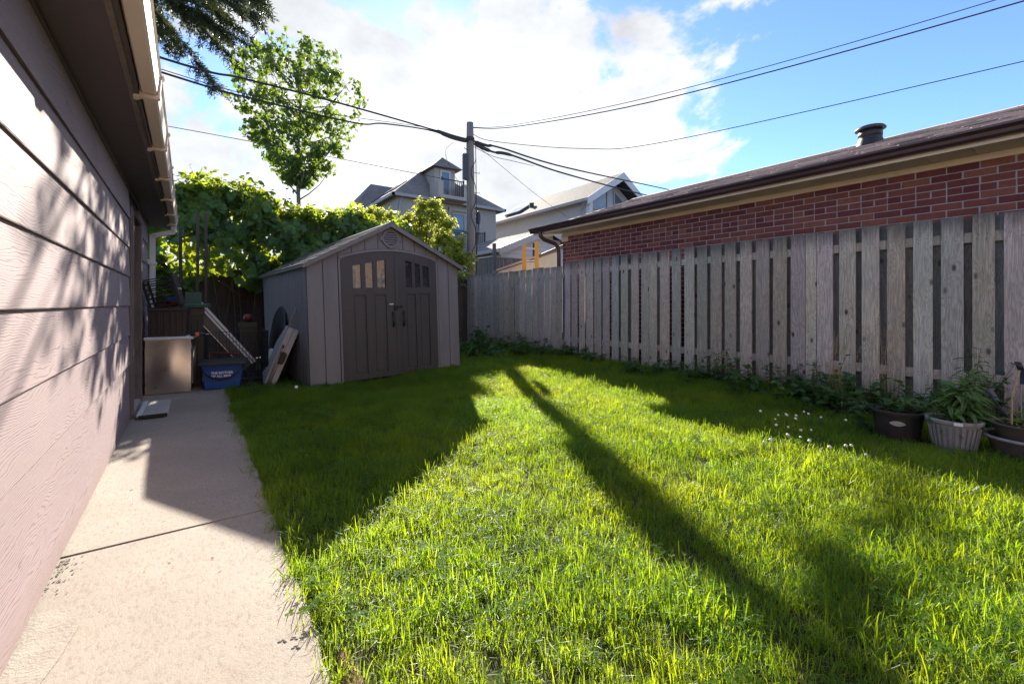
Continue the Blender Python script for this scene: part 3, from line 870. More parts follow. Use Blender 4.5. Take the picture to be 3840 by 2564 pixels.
# ------------------------------------------------------------------ plastic garden shed
SW, SDp = 2.10, 2.9
shed = thing('garden_shed', 'grey plastic garden shed with dark arched double doors and round gable vent', 'shed', (1.104, 5.61, -.005), (0, R(-1.9), R(2.5)))
GR = .012                                   # groove half gap
EZ = 1.50                                   # wall height at the corners
PK = 2.045
HX = SW / 2
def gz(u): return EZ + (PK - .03 - EZ) * (1 - abs(u - HX) / HX)      # underside of gable
def arch(u): return 1.545 + .125 * (1 - ((u - 1.065) / .70) ** 2)
lines = [0.0, .187, .367, .542, .716, .890, 1.065, 1.240, 1.414, 1.588, 1.763, 1.938, SW]
g_ = .0045
for a, b_ in zip(lines[:-1], lines[1:]):
    a2, b2 = a + g_, b_ - g_
    q = MB(); n = 5
    us = [a2 + (b2 - a2) * k / n for k in range(n + 1)]
    inner = .36 < (a + b_) / 2 < 1.77
    lo = [(u, arch(u) + .045) for u in us] if inner else [(u, .0) for u in us]
    up = [(u, gz(u) - .004) for u in us]
    poly = lo + up[::-1]
    q.prism(poly, -.008, .02, 'xz')
    q.build('wall_panel', M['shed_wall'], shed)
# backing behind the grooves
q = MB()
q.prism([(.004, 0), (.40, 0), (.40, 1.5), (.55, 1.56), (.80, 1.65), (1.07, 1.69), (1.33, 1.65), (1.60, 1.56), (1.73, 1.5), (1.73, 0), (SW - .004, 0), (SW - .004, EZ - .01), (HX, PK - .05), (.004, EZ - .01)], .001, .016, 'xz')
q.build('wall_backing', M['shed_groove'], shed)
# side and back walls: ribbed panels
for side, x in (('l', 0.0), ('r', SW)):
    npan = 16; pw = (SDp - .04) / npan
    q = MB(); sg = -1 if side == 'l' else 1
    prof = [(.0, 0.0)]
    for k in range(npan):
        y0 = .02 + k * pw
        prof += [(y0 + .004, .0), (y0 + .010, .007), (y0 + pw - .012, .007), (y0 + pw - .004, .0)]
    prof += [(SDp, 0.0)]
    vs = []; fs = []
    for (y, o) in prof:
        vs += [(x + sg * o, y, 0), (x + sg * o, y, EZ + .01)]
    for k in range(len(prof) - 1):
        f = (2 * k, 2 * k + 1, 2 * k + 3, 2 * k + 2)
        fs.append(f if side == 'r' else f[::-1])
    q.add(vs, [f[::-1] for f in fs])
    q.build('side_wall', M['shed_wall'], shed)
MB().prism([(0, 0), (SW, 0), (SW, EZ), (HX, PK - .04), (0, EZ)], SDp - .02, SDp, 'xz').build('back_wall', M['shed_wall'], shed)
MB().box(.02, SW - .02, .03, SDp - .03, .0, .03).build('floor_panel', M['shed_groove'], shed)
# door frame with arch
q = MB(); n = 20
us = [.367 + (1.763 - .367) * k / n for k in range(n + 1)]
poly = [(u, arch(u) + .040) for u in us] + [(min(max(u, .398), 1.733), arch(u) + .004) for u in us[::-1]]
q.prism(poly, -.016, .014, 'xz')
q.box(.372, .398, -.0145, .014, 0, arch(.372) + .01); q.box(1.733, 1.759, -.0145, .014, 0, arch(1.759) + .01)
q.build('door_frame', M['shed_wall'], shed)
def door(x0, x1, hinge_left, panes, panels, ang, name='door'):
    """local origin at the hinge; built in shed coordinates shifted by hinge"""
    hx = x0 if hinge_left else x1
    root = new_obj(name, None, parent=shed, loc=(hx, 0, 0), rot=(0, 0, ang))
    def P(x): return x - hx
    q = MB()
    def at(u): return arch(min(max(u, .41), 1.72)) - .004
    n = 8
    us = [x0 + (x1 - x0) * k / n for k in range(n + 1)]
    # backing plate below the glazing
    q.box(P(x0), P(x1), -.004, .008, .012, 1.185)
    # raised stiles and rails
    y0, y1 = -.020, -.004
    pl, pr = panes[0][0] - .008, panes[-1][1] + .008
    q.prism([(P(x0), .012), (P(pl), .012), (P(pl), at(pl)), (P(x0), at(x0))], y0, .008, 'xz')
    q.prism([(P(pr), .012), (P(x1), .012), (P(x1), at(x1)), (P(pr), at(pr))], y0, .008, 'xz')
    q.box(P(pl), P(pr), y0, y1, .013, .075); q.box(P(pl), P(pr), y0, y1, 1.10, 1.19)
    us2 = [pl + (pr - pl) * k / n for k in range(n + 1)]
    tops = lambda u: 1.455 + (.085) * ((u - .55) / .42 if hinge_left else (1.605 - u) / .34)
    q.prism([(P(u), tops(u) + .018) for u in us2] + [(P(u), at(u)) for u in us2[::-1]], y0, .008, 'xz')
    for (a, b_), (c_, d_) in zip(panes[:-1], panes[1:]):
        q.prism([(P(b_), 1.18), (P(c_), 1.18), (P(c_), tops(c_) + .022), (P(b_), tops(b_) + .022)], y0 + .004, .004, 'xz')
    for a, b_ in panels:                                # mullion between the lower panels
        pass
    q.box(P(panels[0][1]), P(panels[1][0]), y0, y1, .07, 1.105)
    for a, b_ in panels:
        q.box(P(a) + .016, P(b_) - .016, -.010, -.003, .10, 1.07, .004)
    q.build('door_leaf', M['shed_door'], root)
    for a, b_ in panes:
        g = MB(); g.prism([(P(a) - .004, 1.185), (P(b_) + .004, 1.185), (P(b_) + .004, tops(b_) + .02), (P(a) - .004, tops(a) + .02)], -.001, .003, 'xz')
        g.build('window_pane', M['glass'], root)
    # handle
    xh = (x1 - .075) if hinge_left else (x0 + .062)
    h = MB(); h.tube([(P(xh), -.02, .865), (P(xh), -.050, .845), (P(xh), -.060, .79), (P(xh), -.058, .74), (P(xh), -.045, .685), (P(xh), -.02, .665)], [.010, .013, .015, .016, .013, .009], 8)
    h.build('handle', M['black_plastic'], root, smooth=True)
    return root, P
dl, P1 = door(.400, 1.135, True, [(.552, .651), (.706, .806), (.861, .967)], [(.545, .706), (.809, .975)], R(-1.2))
dr_, P2 = door(1.142, 1.731, False, [(1.264, 1.352), (1.398, 1.477), (1.520, 1.604)], [(1.252, 1.40), (1.462, 1.612)], R(1.6))
q = MB(); q.box(P1(1.10), P1(1.147), -.026, -.0205, .014, 1.655, .002); q.build('astragal', M['shed_door'], dl)
q = MB(); q.box(P1(1.075), P1(1.13), -.036, -.0205, .885, .945, .004); q.tube([(P1(1.085), -.038, .93), (P1(1.18), -.042, .93)], .006, 6); q.box(P2(1.16) - P2(1.142) + P1(1.142), P1(1.19), -.045, -.0265, .915, .945, .003); q.build('latch', M['black_plastic'], dl)
MB().box(P1(1.012), P1(1.068), -.0225, -.0203, .962, .976).build('maker_plate', M['white_print'], dl)
# gable vent: ring and louvres
vt = new_obj('gable_vent', None, parent=shed, loc=(1.065, -.010, 1.845))
q = MB(); n = 28
def ring(r): return [(r * math.cos(2 * math.pi * k / n), r * math.sin(2 * math.pi * k / n)) for k in range(n)]
o_, i_ = ring(.122), ring(.092)
vs = [(x, -.020, z) for x, z in o_] + [(x, -.020, z) for x, z in i_] + [(x, .004, z) for x, z in o_] + [(x, .004, z) for x, z in i_]
fs = []
for k in range(n):
    k2 = (k + 1) % n
    fs += [(k, k2, n + k2, n + k), (k2, k, 2 * n + k, 2 * n + k2), (n + k, n + k2, 3 * n + k2, 3 * n + k)]
q.add(vs, fs)
for dx, dz, w, h in ((-.128, 0, .022, .035), (.128, 0, .022, .035), (0, -.122, .03, .016), (0, .122, .03, .014)):
    q.box(dx - w, dx + w, -.018, .003, dz - h, dz + h, .004)
q.build('vent_ring', M['shed_wall'], vt)
for k in range(5):
    z = -.062 + k * .031; hw = math.sqrt(max(.093 ** 2 - z * z, 0))
    q = MB(); q.prism([(-.006, z - .003), (-.020, z - .013), (-.020, z - .008), (-.006, z + .012)], -hw + .004, hw - .004, 'yz')
    q.build('louvre', M['shed_wall'], vt)
q = MB(); q.prism(ring(.093), -.004, .003, 'xz'); q.build('vent_back', M['shed_groove'], vt)
# roof: two slopes with moulded shingle courses
ov = .055; rs = (PK - EZ) / HX
th = math.atan(rs)
for sg in (-1, 1):
    L = (HX + ov) / math.cos(th)
    b = MB()
    e0 = HX + sg * (HX + ov); z0 = PK - (HX + ov) * rs
    poly = [(HX, PK), (e0, z0), (e0, z0 - .028), (HX, PK - .03)]
    b.prism(poly, -.075, SDp + .05, 'xz'); b.build('roof_panel', M['shed_roof'], shed)
    nc = 9; cl = L / nc
    for k in range(nc):
        s0 = L - k * cl; s1 = L - (k + 1) * cl
        def pt(s, h): return (HX + sg * (s * math.cos(th) + h * math.sin(th)), PK - s * math.sin(th) + h * math.cos(th))
        q = MB(); q.prism([pt(s0, .001), pt(s0, .011), pt(s1 - .01, .002), pt(s1 - .01, .001)], -.068, SDp + .045, 'xz')
        c = q.build('shingle_course', M['shed_roof'], shed)
        if sg < 0:
            for j in range(7):
                y = .1 + j * .41 + (.2 if k % 2 else 0)
                w = MB(); w.prism([pt(s0 - .003, .0105), pt(s0 - .003, .0145), pt(s1 + .002, .0055), pt(s1 + .002, .003)], y, y + .36, 'xz')
                w.build('shingle_tab', M['shed_roof'], c)
    q = MB(); q.prism([(HX, PK + .008), (e0, z0 + .010), (e0, z0 - .045), (HX, PK - .052)], -.092, -.074, 'xz'); q.build('rake_trim', M['shed_roof'], shed)
q = MB(); q.prism([(HX - .09, PK - .028), (HX, PK + .020), (HX + .09, PK - .028), (HX + .09, PK - .04), (HX, PK + .004), (HX - .09, PK - .04)], -.095, SDp + .06, 'xz'); q.build('ridge_cap', M['shed_roof'], shed)

# ------------------------------------------------------------------ clutter beside the garage
# stainless fronted cabinet
cb_ = thing('steel_cabinet', 'dented steel fronted cabinet with white top beside the garage side door', 'cabinet', (-.245, 6.14, 0.003), (0, 0, R(-5)))
MB().box(-.19, .195, .012, .47, .02, .595, .004).build('body', M['slate_plastic'], cb_)
q = MB(); n, m_ = 10, 14; vs = []; fs = []
for j in range(m_ + 1):
    for i in range(n + 1):
        x = -.205 + .405 * i / n; z = .004 + .592 * j / m_
        y = -.004 + .010 * math.sin(2.3 * i / n * 3 + 1) * math.sin(3.1 * j / m_) + .006 * math.cos(6 * j / m_ + 2 * i / n)
        vs.append((x, y, z))
for j in range(m_):
    for i in range(n):
        a = j * (n + 1) + i; fs.append((a, a + 1, a + n + 2, a + n + 1))
q.add(vs, fs); q.build('steel_sheet', M['steel'], cb_, smooth=True)
MB().box(-.215, .225, -.02, .49, .598, .630, .006).build('top', M['white_vinyl'], cb_)
MB().box(.198, .214, .06, .40, .08, .50, .003).build('side_board', M['old_frame'], cb_)
# ribbed dark crate
cr_ = thing('ribbed_crate', 'dark brown ribbed plastic crate standing on the steel cabinet', 'crate', (-.265, 6.15, .634), (0, 0, R(-5)))
q = MB(); q.prism([(-.155, 0), (.165, 0), (.175, .315), (-.165, .315)], .03, .38, 'xz'); q.build('body', M['brown_plastic'], cr_)
for k in range(6):
    x = -.14 + k * .056
    MB().box(x, x + .018, .018, .032, .012, .275, .003).build('rib', M['brown_plastic'], cr_)
MB().box(-.172, .182, .012, .395, .285, .318, .005).build('rim', M['brown_plastic'], cr_)
MB().box(-.165, .170, .016, .031, .002, .022, .003).build('foot_band', M['brown_plastic'], cr_)
# slatted crate lying on its side with a ball of rope inside
sc_ = thing('slatted_crate', 'black slatted plastic crate tipped on its side on top of the ribbed crate', 'crate', (-.285, 6.20, .957), (0, R(-14), R(-6)))
for (x, y) in ((-.12, .01), (.14, .01), (-.12, .30), (.14, .30)):
    MB().box(x - .012, x + .012, y - .01, y + .01, .0, .345, .003).build('corner_post', M['black_plastic'], sc_)
for k in range(7):
    z = .015 + k * .052
    for y in (.004, .308): MB().box(-.108, .128, y - .004, y + .004, z, z + .012, .002).build('slat', M['black_plastic'], sc_)
    MB().box(-.128, -.120, .02, .29, z, z + .012, .002).build('slat', M['black_plastic'], sc_)
for k in range(4):
    y = .0 + k * .085
    MB().box(.150, .162, y, y + .055, .0, .36, .003).build('base_slat', M['brown_plastic'], sc_)
MB().box(.1625, .168, .02, .28, .17, .20, .002).build('base_strap', M['stick_wood'], sc_)
q = MB(); q.lathe([(.0, .0), (.05, .008), (.078, .04), (.082, .06), (.07, .085), (.05, .105), (.0, .112)], 16)
bl = thing('ball', 'blue and red ball inside the tipped slatted crate', 'ball', (-.21, 6.33, .972))
q.build('lower_half', M['red_plastic'], bl, smooth=True)
q = MB(); q.lathe([(.0832, .058), (.0720, .085), (.052, .107), (.0, .114)], 16); q.build('upper_half', M['blue_plastic'], bl, smooth=True)
# green garden tray propped behind
gt = thing('green_tray', 'green plastic tray propped up beside the slatted crate', 'tray', (-.02, 6.52, .955), (0, 0, R(-4)))
MB().box(-.10, .16, -.10, .22, .0, .022, .006).build('base', M['green_plastic'], gt)
MB().box(-.10, .07, .10, .118, .022, .19, .005).build('back', M['green_plastic'], gt)
MB().box(-.105, .165, -.104, -.09, .018, .05, .004).build('lip', M['green_plastic'], gt)
# pouch with orange handled tools
tp = thing('tool_pouch', 'dark pouch with orange handles lying on the cabinet top', 'tools', (.02, 6.16, .634), (0, 0, R(20)))
q = MB(); q.lathe([(.0, .0), (.06, .002), (.07, .015), (.055, .03), (.03, .042), (.0, .046)], 14, jit=lambda a, i: .25 * math.sin(2 * a + 1)); q.build('pouch', M['slate_plastic'], tp, smooth=True)
for y, z in ((-.045, .03), (-.055, .012)):
    MB().tube([(-.045, y, z), (-.015, y - .008, z - .002)], [.012, .014], 8).build('tool_handle', M['orange_plastic'], tp)
MB().tube([(.05, -.02, .012), (.10, -.03, .014)], [.006, .003], 6).build('tool_tip', M['alu'], tp)
# long framed window panel leaning down from the tray
fp = thing('framed_panel', 'long aluminium framed dark panel leaning down into the wire crate', 'panel', (0, 0, 0))
p0 = Vector((.62, 6.95, .17)); p1 = Vector((-.03, 6.93, 1.035))
ax = (p1 - p0).normalized(); nrm = Vector((ax.z, 0, -ax.x)).normalized()
def bar(a, b_, w, h):
    q = MB(); sy = Vector((0, 1, 0)); t = (b_ - a).normalized(); up = t.cross(sy).normalized()
    vs = [p + up * s1 * w + sy * s2 * h for p in (a, b_) for s1, s2 in ((-1, -1), (1, -1), (1, 1), (-1, 1))]
    q.add(vs, [(3, 2, 1, 0), (4, 5, 6, 7)] + [(i, (i + 1) % 4, (i + 1) % 4 + 4, i + 4) for i in range(4)])
    return q
bar(p0 + nrm * .055, p1 + nrm * .055, .014, .018).build('frame_rail', M['white_vinyl'], fp)
bar(p0 + nrm * .018, p1 + nrm * .018, .012, .016).build('frame_rail', M['white_vinyl'], fp)
bar(p0 - nrm * .105, p1 - nrm * .105, .005, .016).build('frame_rail', M['alu'], fp)
bar(p0 - nrm * .045, p1 - nrm * .045, .053, .004).build('pane', M['dark_glass'], fp)
bar(p1 - ax * .0 + nrm * .069, p1 - nrm * .110, .008, .019).build('end_rail', M['alu'], fp)
# wire dog crate
wc = thing('wire_crate', 'black wire mesh animal crate behind the blue recycling bin', 'crate', (.06, 6.60, 0.003))
LW, LD, LH = .72, .80, .64
def wires(seg, r=.0028):
    q = MB()
    for a, b_ in seg: q.tube([a, b_], r, 4, cap=False)
    return q
def face(o, u, v, nu, nv):
    s_ = []
    o, u, v = Vector(o), Vector(u), Vector(v)
    for i in range(nu + 1): s_.append((o + u * i / nu, o + u * i / nu + v))
    for j in range(nv + 1): s_.append((o + v * j / nv, o + v * j / nv + u))
    return s_
for nm, o, u, v, a, b_ in (('front_mesh', (0, 0, 0), (LW, 0, 0), (0, 0, LH), 20, 5), ('back_mesh', (0, LD, 0), (LW, 0, 0), (0, 0, LH + .2), 20, 6), ('side_mesh', (0, 0, 0), (0, LD, 0), (0, 0, LH), 22, 5), ('side_mesh', (LW, 0, 0), (0, LD, 0), (0, 0, LH), 22, 5)):
    wires(face(o, u, v, a, b_)).build(nm, M['iron'], wc)
q = MB()
for a, b_ in (((0, 0, LH), (LW, 0, LH)), ((0, LD, LH), (LW, LD, LH)), ((0, 0, LH), (0, LD, LH)), ((LW, 0, LH), (LW, LD, LH)), ((0, 0, 0), (0, 0, LH)), ((LW, 0, 0), (LW, 0, LH)), ((0, LD, 0), (0, LD, LH)), ((LW, LD, 0), (LW, LD, LH))): q.tube([a, b_], .005, 6)
q.build('frame', M['slate_plastic'], wc)
MB().box(.01, LW - .01, .01, LD - .01, .004, .03, .005).build('floor_tray', M['black_plastic'], wc)
# red tool inside, red blob behind
rt = thing('red_tool', 'long faded red tool lying across the wire crate', 'tool', (.22, 6.66, .30), (R(2), R(6), R(5)))
MB().box(-.06, .24, -.02, .03, .06, .085, .008).build('beam', M['red_plastic'], rt)
MB().box(-.085, -.05, -.02, .03, -.08, .085, .008).build('grip', M['red_plastic'], rt)
MB().box(.02, .25, -.015, .025, -.02, .02, .006).build('cylinder', M['slate_plastic'], rt)
rb_ = thing('red_ball', 'small dark red ball sitting at the back of the wire crate', 'ball', (.60, 7.22, .80))
q = MB(); q.lathe([(.0, -.06), (.035, -.05), (.055, -.025), (.06, 0), (.055, .025), (.035, .05), (.0, .06)], 14); q.build('shell', M['red_plastic'], rb_, smooth=True)
# blue recycling bin with lettering
bb = thing('recycling_bin', 'blue recycling bin reading THE MOTHER OF ALL BINS with black lid and strap', 'bin', (.055, 6.16, .003), (0, 0, R(-8)))
q = MB(); q.prism([(.03, 0), (.37, 0), (.40, .275), (.0, .275)], .0, .36, 'xz'); q.build('body', M['blue_plastic'], bb)
MB().box(-.008, .408, -.012, .37, .222, .234, .003).build('upper_band', M['blue_plastic'], bb)
MB().box(-.006, .406, -.008, .366, .246, .256, .003).build('upper_band', M['blue_plastic'], bb)
MB().box(-.035, .44, -.035, .39, .2765, .315, .008).build('lid', M['slate_plastic'], bb)
st_ = MB(); pts = []
for k in range(13):
    f = k / 12; pts.append((-.005 + .40 * f, -.028 - .006 * math.sin(f * 3.14), .262 - .15 * math.sin(math.pi * f) ** .55))
for a, b_ in zip(pts[:-1], pts[1:]):
    a, b_ = Vector(a), Vector(b_)
    st_.add([a + Vector((0, 0, .013)), a - Vector((0, 0, .013)), b_ - Vector((0, 0, .013)), b_ + Vector((0, 0, .013)), a + Vector((0, -.003, .013)), a + Vector((0, -.003, -.013)), b_ + Vector((0, -.003, -.013)), b_ + Vector((0, -.003, .013))], [(0, 3, 2, 1), (4, 5, 6, 7), (0, 4, 7, 3), (1, 2, 6, 5)])
st_.build('strap', M['black_plastic'], bb)
def text(body, size, loc, parent, mat, name='lettering', rot=(R(90), 0, 0), ext=.0008, xs=1.0):
    cu = bpy.data.curves.new('txt', 'FONT'); cu.body = body; cu.size = size; cu.extrude = ext; cu.align_x = 'LEFT'; cu.offset = size * .035
    cu.resolution_u = 2
    o = bpy.data.objects.new('txt', cu); COL.objects.link(o)
    dg = bpy.context.evaluated_depsgraph_get(); dg.update()
    me = bpy.data.meshes.new_from_object(o.evaluated_get(dg))
    bpy.data.objects.remove(o)
    me.materials.clear(); me.materials.append(mat)
    q = new_obj(name, me, None, parent, loc, rot); q.scale = (xs, 1, 1)
    return q
text('THE MOTHER', .036, (.088, -.006, .175), bb, M['white_print'], xs=.98)
text('OF ALL BINS', .036, (.088, -.006, .138), bb, M['white_print'], xs=.98)
# black planter tub under the bin lid's right side
# folding table leaning on the shed
ft = thing('folding_table', 'folded grey white plastic table leaning against the shed side with a black carry handle', 'table', (.665, 6.06, .002), (0, R(21.5), R(-5)))
TL, TH, TT = .92, .76, .060
for x0 in (0.0, TT + .006):
    q = MB(); rr = .07
    poly = []
    for cx, cz, a0 in ((TL - rr, TH - rr, 0), (rr, TH - rr, 90), (rr, .01 + rr * .3, 180), (TL - rr, .01 + rr * .3, 270)):
        r_ = rr if cz > .3 else rr * .3
        for k in range(5):
            an = R(a0 + k * 22.5); poly.append((cx + (r_ if cx > .3 or True else r_) * math.cos(an), cz + r_ * math.sin(an)))
    q.prism(poly, x0, x0 + TT, 'yz')
    q.build('table_half', M['table_plastic'], ft)
MB().box(TT + .001, TT + .005, .02, TL - .02, .03, TH - .03).build('seam', M['black_plastic'], ft)
q = MB(); q.prism([(.034, .295), (.094, .295), (.110, .325), (.110, .42), (.094, .45), (.034, .45), (.018, .42), (.018, .325)], -.006, .004, 'xz'); q.build('carry_handle', M['black_plastic'], ft)
MB().box(.022, .042, -.003, .004, .49, .53).build('latch', M['black_plastic'], ft)
# stick leaning on the shed
sk = MB(); sk.tube([(.70, 6.02, .0), (.84, 6.05, .38), (.985, 6.10, .80), (1.045, 6.12, .955)], [.0135, .0135, .0135, .0135], 10)
tag(sk.build('wooden_stick', M['stick_wood'], smooth=True), 'grey wooden stick leaning across the folded table onto the shed', 'stick')
# round black table top
rt2 = thing('round_table_top', 'black round table top leaning on the shed side in the shade', 'table top', (.94, 7.0, .50), (0, R(7), R(3)))
q = MB(); q.prism([(.46 * math.cos(2 * math.pi * k / 32), .46 * math.sin(2 * math.pi * k / 32)) for k in range(32)], -.012, .012, 'yz'); q.build('disc', M['black_plastic'], rt2)
q = MB(); n = 32
q.tube([(-.002, .455 * math.cos(2 * math.pi * k / n), .455 * math.sin(2 * math.pi * k / n)) for k in range(n + 1)], .015, 6, cap=False); q.build('rim', M['slate_plastic'], rt2)
# crumpled white bag
wb = random.Random(9); q = MB()
q.lathe([(.0, .0), (.05, .0), (.06, .04), (.045, .08), (.03, .11), (.034, .15), (.015, .17), (.0, .165)], 12, jit=lambda a, i: .32 * math.sin(3 * a + i * 1.7) + .18 * math.sin(7 * a + i))
tag(q.build('plastic_bag', M['white_vinyl'], None, (.86, 6.95, .2), smooth=True), 'crumpled white plastic bag beside the wire crate', 'bag')
def tub(label, cx, cy, w, d, z0, h, mat, name='plastic_tub'):
    t_ = thing(name, label, 'tub', (cx, cy, z0))
    q = MB(); a = .86
    vs = [(sx * w / 2 * k, sy * d / 2 * k, z) for z, k in ((0, a), (h * .9, 1.0)) for sx, sy in ((-1, -1), (1, -1), (1, 1), (-1, 1))]
    q.add(vs, [(3, 2, 1, 0), (4, 5, 6, 7)] + [(i, (i + 1) % 4, (i + 1) % 4 + 4, i + 4) for i in range(4)]); q.build('body', mat, t_)
    MB().box(-w / 2 - .012, w / 2 + .012, -d / 2 - .012, d / 2 + .012, h * .9 + .001, h, .004).build('lid', mat, t_)
    for s_ in (-1, 1): MB().box(s_ * w * .2 - .012, s_ * w * .2 + .012, -d / 2 - .010, -d / 2 + .008, h * .1, h * .85, .003).build('rib', mat, t_)
tub('dark plastic tub under the crumpled white bag', .86, 6.96, .16, .17, 0, .197, M['slate_plastic'])
tub('black lidded tub inside the wire crate under the red tool', .31, 6.80, .36, .24, .034, .20, M['black_plastic'])
tub('tall black tub standing at the back of the wire crate under the red ball', .60, 7.24, .2, .2, .034, .704, M['black_plastic'])
tub('tall black tub behind the ribbed crate carrying the green tray', -.0, 6.60, .15, .22, .003, .95, M['black_plastic'])
# dark steel posts of an old arbour by the hedge
for i, (x, y, h) in enumerate(((-.18, 7.85, 2.1), (.02, 7.9, 2.35), (.12, 7.92, 2.35))):
    ab = MB(); ab.box(-.02, .02, -.02, .02, -.05, h, .003); ab.box(-.03, .03, -.03, .03, -.02, .02, .004)
    tag(ab.build('arbour_post', M['black_plastic'], None, (x, y, 0)), 'slim dark upright post in front of the vine hedge by the downspout', 'post', 'dark posts under the vines')
# ------------------------------------------------------------------ back fence under the vines
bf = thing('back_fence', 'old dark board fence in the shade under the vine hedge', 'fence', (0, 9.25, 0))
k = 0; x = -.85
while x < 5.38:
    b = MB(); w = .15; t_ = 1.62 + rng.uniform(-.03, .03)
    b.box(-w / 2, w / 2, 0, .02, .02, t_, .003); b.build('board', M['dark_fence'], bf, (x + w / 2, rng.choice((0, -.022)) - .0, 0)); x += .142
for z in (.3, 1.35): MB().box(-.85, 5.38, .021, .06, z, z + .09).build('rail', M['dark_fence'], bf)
bp = MB(); bp.box(-.045, .045, -.045, .045, 0, 3.1, .004); bp.box(-.055, .055, -.055, .055, 3.1, 3.13, .004)
tag(bp.build('hedge_post', M['pole'], None, (1.02, 9.8, 0)), 'thin grey post top poking above the vine hedge', 'post')

# ------------------------------------------------------------------ utility pole
PXY = (5.78, 9.70)
up = thing('utility_pole', 'tall weathered wooden utility pole behind the fence with cable bundles and metal box', 'utility pole', (PXY[0], PXY[1], 0))
b = MB(); b.tube([(0, 0, -.1), (.01, 0, 1.5), (-.005, 0, 3.2), (-.03, .0, 5.0), (-.035, 0, 5.70)], [.118, .112, .106, .098, .088], 18); b.build('shaft', M['pole'], up, smooth=True)
MB().box(-.235, -.10, -.05, .05, 4.20, 4.87, .006).build('terminal_box', M['slate_plastic'], up)
for z, s in ((4.98, -1), (4.42, 1), (3.90, 1), (2.82, -1), (2.83, 1), (2.25, 1)):
    MB().tube([(s * .08, -.02, z), (s * .22, -.05, z), (s * .225, -.05, z + .03)], .008, 6).build('step_peg', M['iron'], up)
b = MB()
for z in (5.22, 5.26, 5.30): b.tube([(.105 * math.cos(a) - .03, .105 * math.sin(a), z) for a in [2 * math.pi * k / 14 for k in range(15)]], .014, 5, cap=False)
b.build('strand_clamp', M['iron'], up)
b = MB(); pr = random.Random(4)
pts = []
for k in range(40):
    z = 5.2 - k * .095; an = -1.2 + .9 * math.sin(k * .55)
    pts.append((.122 * math.cos(an), .122 * math.sin(an) , z))
b.tube(pts, .009, 5); b.tube([(.10, -.06, 5.1), (.125, -.05, 4.2), (.13, -.05, 3.3), (.125, -.05, 2.4), (.12, -.04, 1.0)], .010, 5)
b.tube([(.16, -.06, 3.45), (.17, -.06, 3.0), (.15, -.06, 2.5), (.13, -.06, 2.25)], .008, 5); b.tube([(.14, -.05, 3.4), (.20, -.06, 3.2), (.16, -.06, 2.7), (.15, -.05, 2.3)], .006, 5)
b.build('riser_cable', M['cable'], up)
b = MB(); b.lathe([(.0, 3.08), (.05, 3.10), (.062, 3.22), (.055, 3.34), (.03, 3.42), (.0, 3.43)], 10, (.19, -.05)); b.build('cable_loop_box', M['black_plastic'], up)
MB().box(-.035, .035, -.128, -.118, 2.02, 2.07).build('number_plate', M['white_print'], up)

def cat(pts, n=10):
    """smooth curve through the points"""
    P = [Vector(p) for p in pts]; out = []
    for i in range(len(P) - 1):
        p0 = P[max(i - 1, 0)]; p1 = P[i]; p2 = P[i + 1]; p3 = P[min(i + 2, len(P) - 1)]
        for k in range(n):
            t = k / n
            out.append(.5 * ((2 * p1) + (p2 - p0) * t + (2 * p0 - 5 * p1 + 4 * p2 - p3) * t * t + (3 * p1 - p0 - 3 * p2 + p3) * t ** 3))
    out.append(P[-1]); return out
def wire(pts, r, label, splices=(), name='overhead_cable', cat_='cable'):
    b = MB(); c = cat(pts); b.tube(c, r, 6, cap=False)
    o = b.build(name, M['cable'])
    tag(o, label, cat_)
    for i0, i1, rr in splices:
        q = MB(); seg = c[i0:i1 + 1]; q.tube(seg, [rr * .6] + [rr] * (len(seg) - 2) + [rr * .6] if len(seg) > 2 else rr, 8); q.build('splice_sleeve', M['cable'], o)
    return o
wire([(5.72, 9.70, 5.24), (5.159, 9.505, 5.15), (4.27, 9.227, 5.068), (2.049, 8.53, 4.802), (.621, 8.083, 4.591), (-.437, 7.751, 4.434), (-5, 6.3, 4.2)], .017, 'upper thick black cable running from the pole over the garage roof', [(2, 18, .045)])
wire([(5.72, 9.68, 5.18), (5.149, 9.487, 5.09), (4.38, 9.227, 5.03), (3.148, 8.811, 4.742), (2.536, 8.605, 4.53), (.858, 8.038, 4.285), (-.374, 7.622, 4.175), (-5, 6.1, 4.0)], .015, 'lower thick black cable sagging from the pole through the maple crown', [(3, 16, .03)])
wire([(5.72, 9.69, 5.21), (4.38, 9.227, 5.074), (2.025, 8.432, 4.516), (.858, 8.038, 4.334), (-.374, 7.622, 4.216), (-5, 6.1, 4.03)], .006, 'thin black line strung just above the lower thick cable', )
wire([(-.788, 19.165, 7.167), (1.833, 18.486, 6.964), (9, 16.5, 6.3)], .012, 'thin distant wire crossing behind the maple tree')
wire([(5.80, 9.70, 5.60), (6.4, 8.5, 5.42), (7.48, 5.059, 5.147), (8.977, .865, 5.224), (10.2, -3, 5.5)], .0065, 'thin upper service wire rising from the pole over the brick garage')
wire([(5.80, 9.66, 5.57), (6.4, 8.5, 5.37), (7.48, 5.059, 5.044), (9.285, .64, 5.206), (10.6, -3, 5.45)], .0105, 'thicker service wire hung just below the thin upper one over the brick garage')
wire([(5.80, 9.70, 5.45), (6.38, 9.582, 5.33), (7.895, 7.853, 4.956), (8.8, 5.952, 4.758), (11.607, .799, 5.212), (13.5, -3, 5.6)], .0085, 'lowest single wire crossing the blue sky above the roof vent')
wire([(5.80, 9.70, 5.26), (6.3, 9.76, 5.25), (6.853, 9.855, 5.327), (10.4, 10.977, 5.727), (18.753, 12.298, 6.494), (30, 14, 7.4)], .024, 'upper thick cable leaving the pole towards the pale gabled house', [(3, 17, .04)])
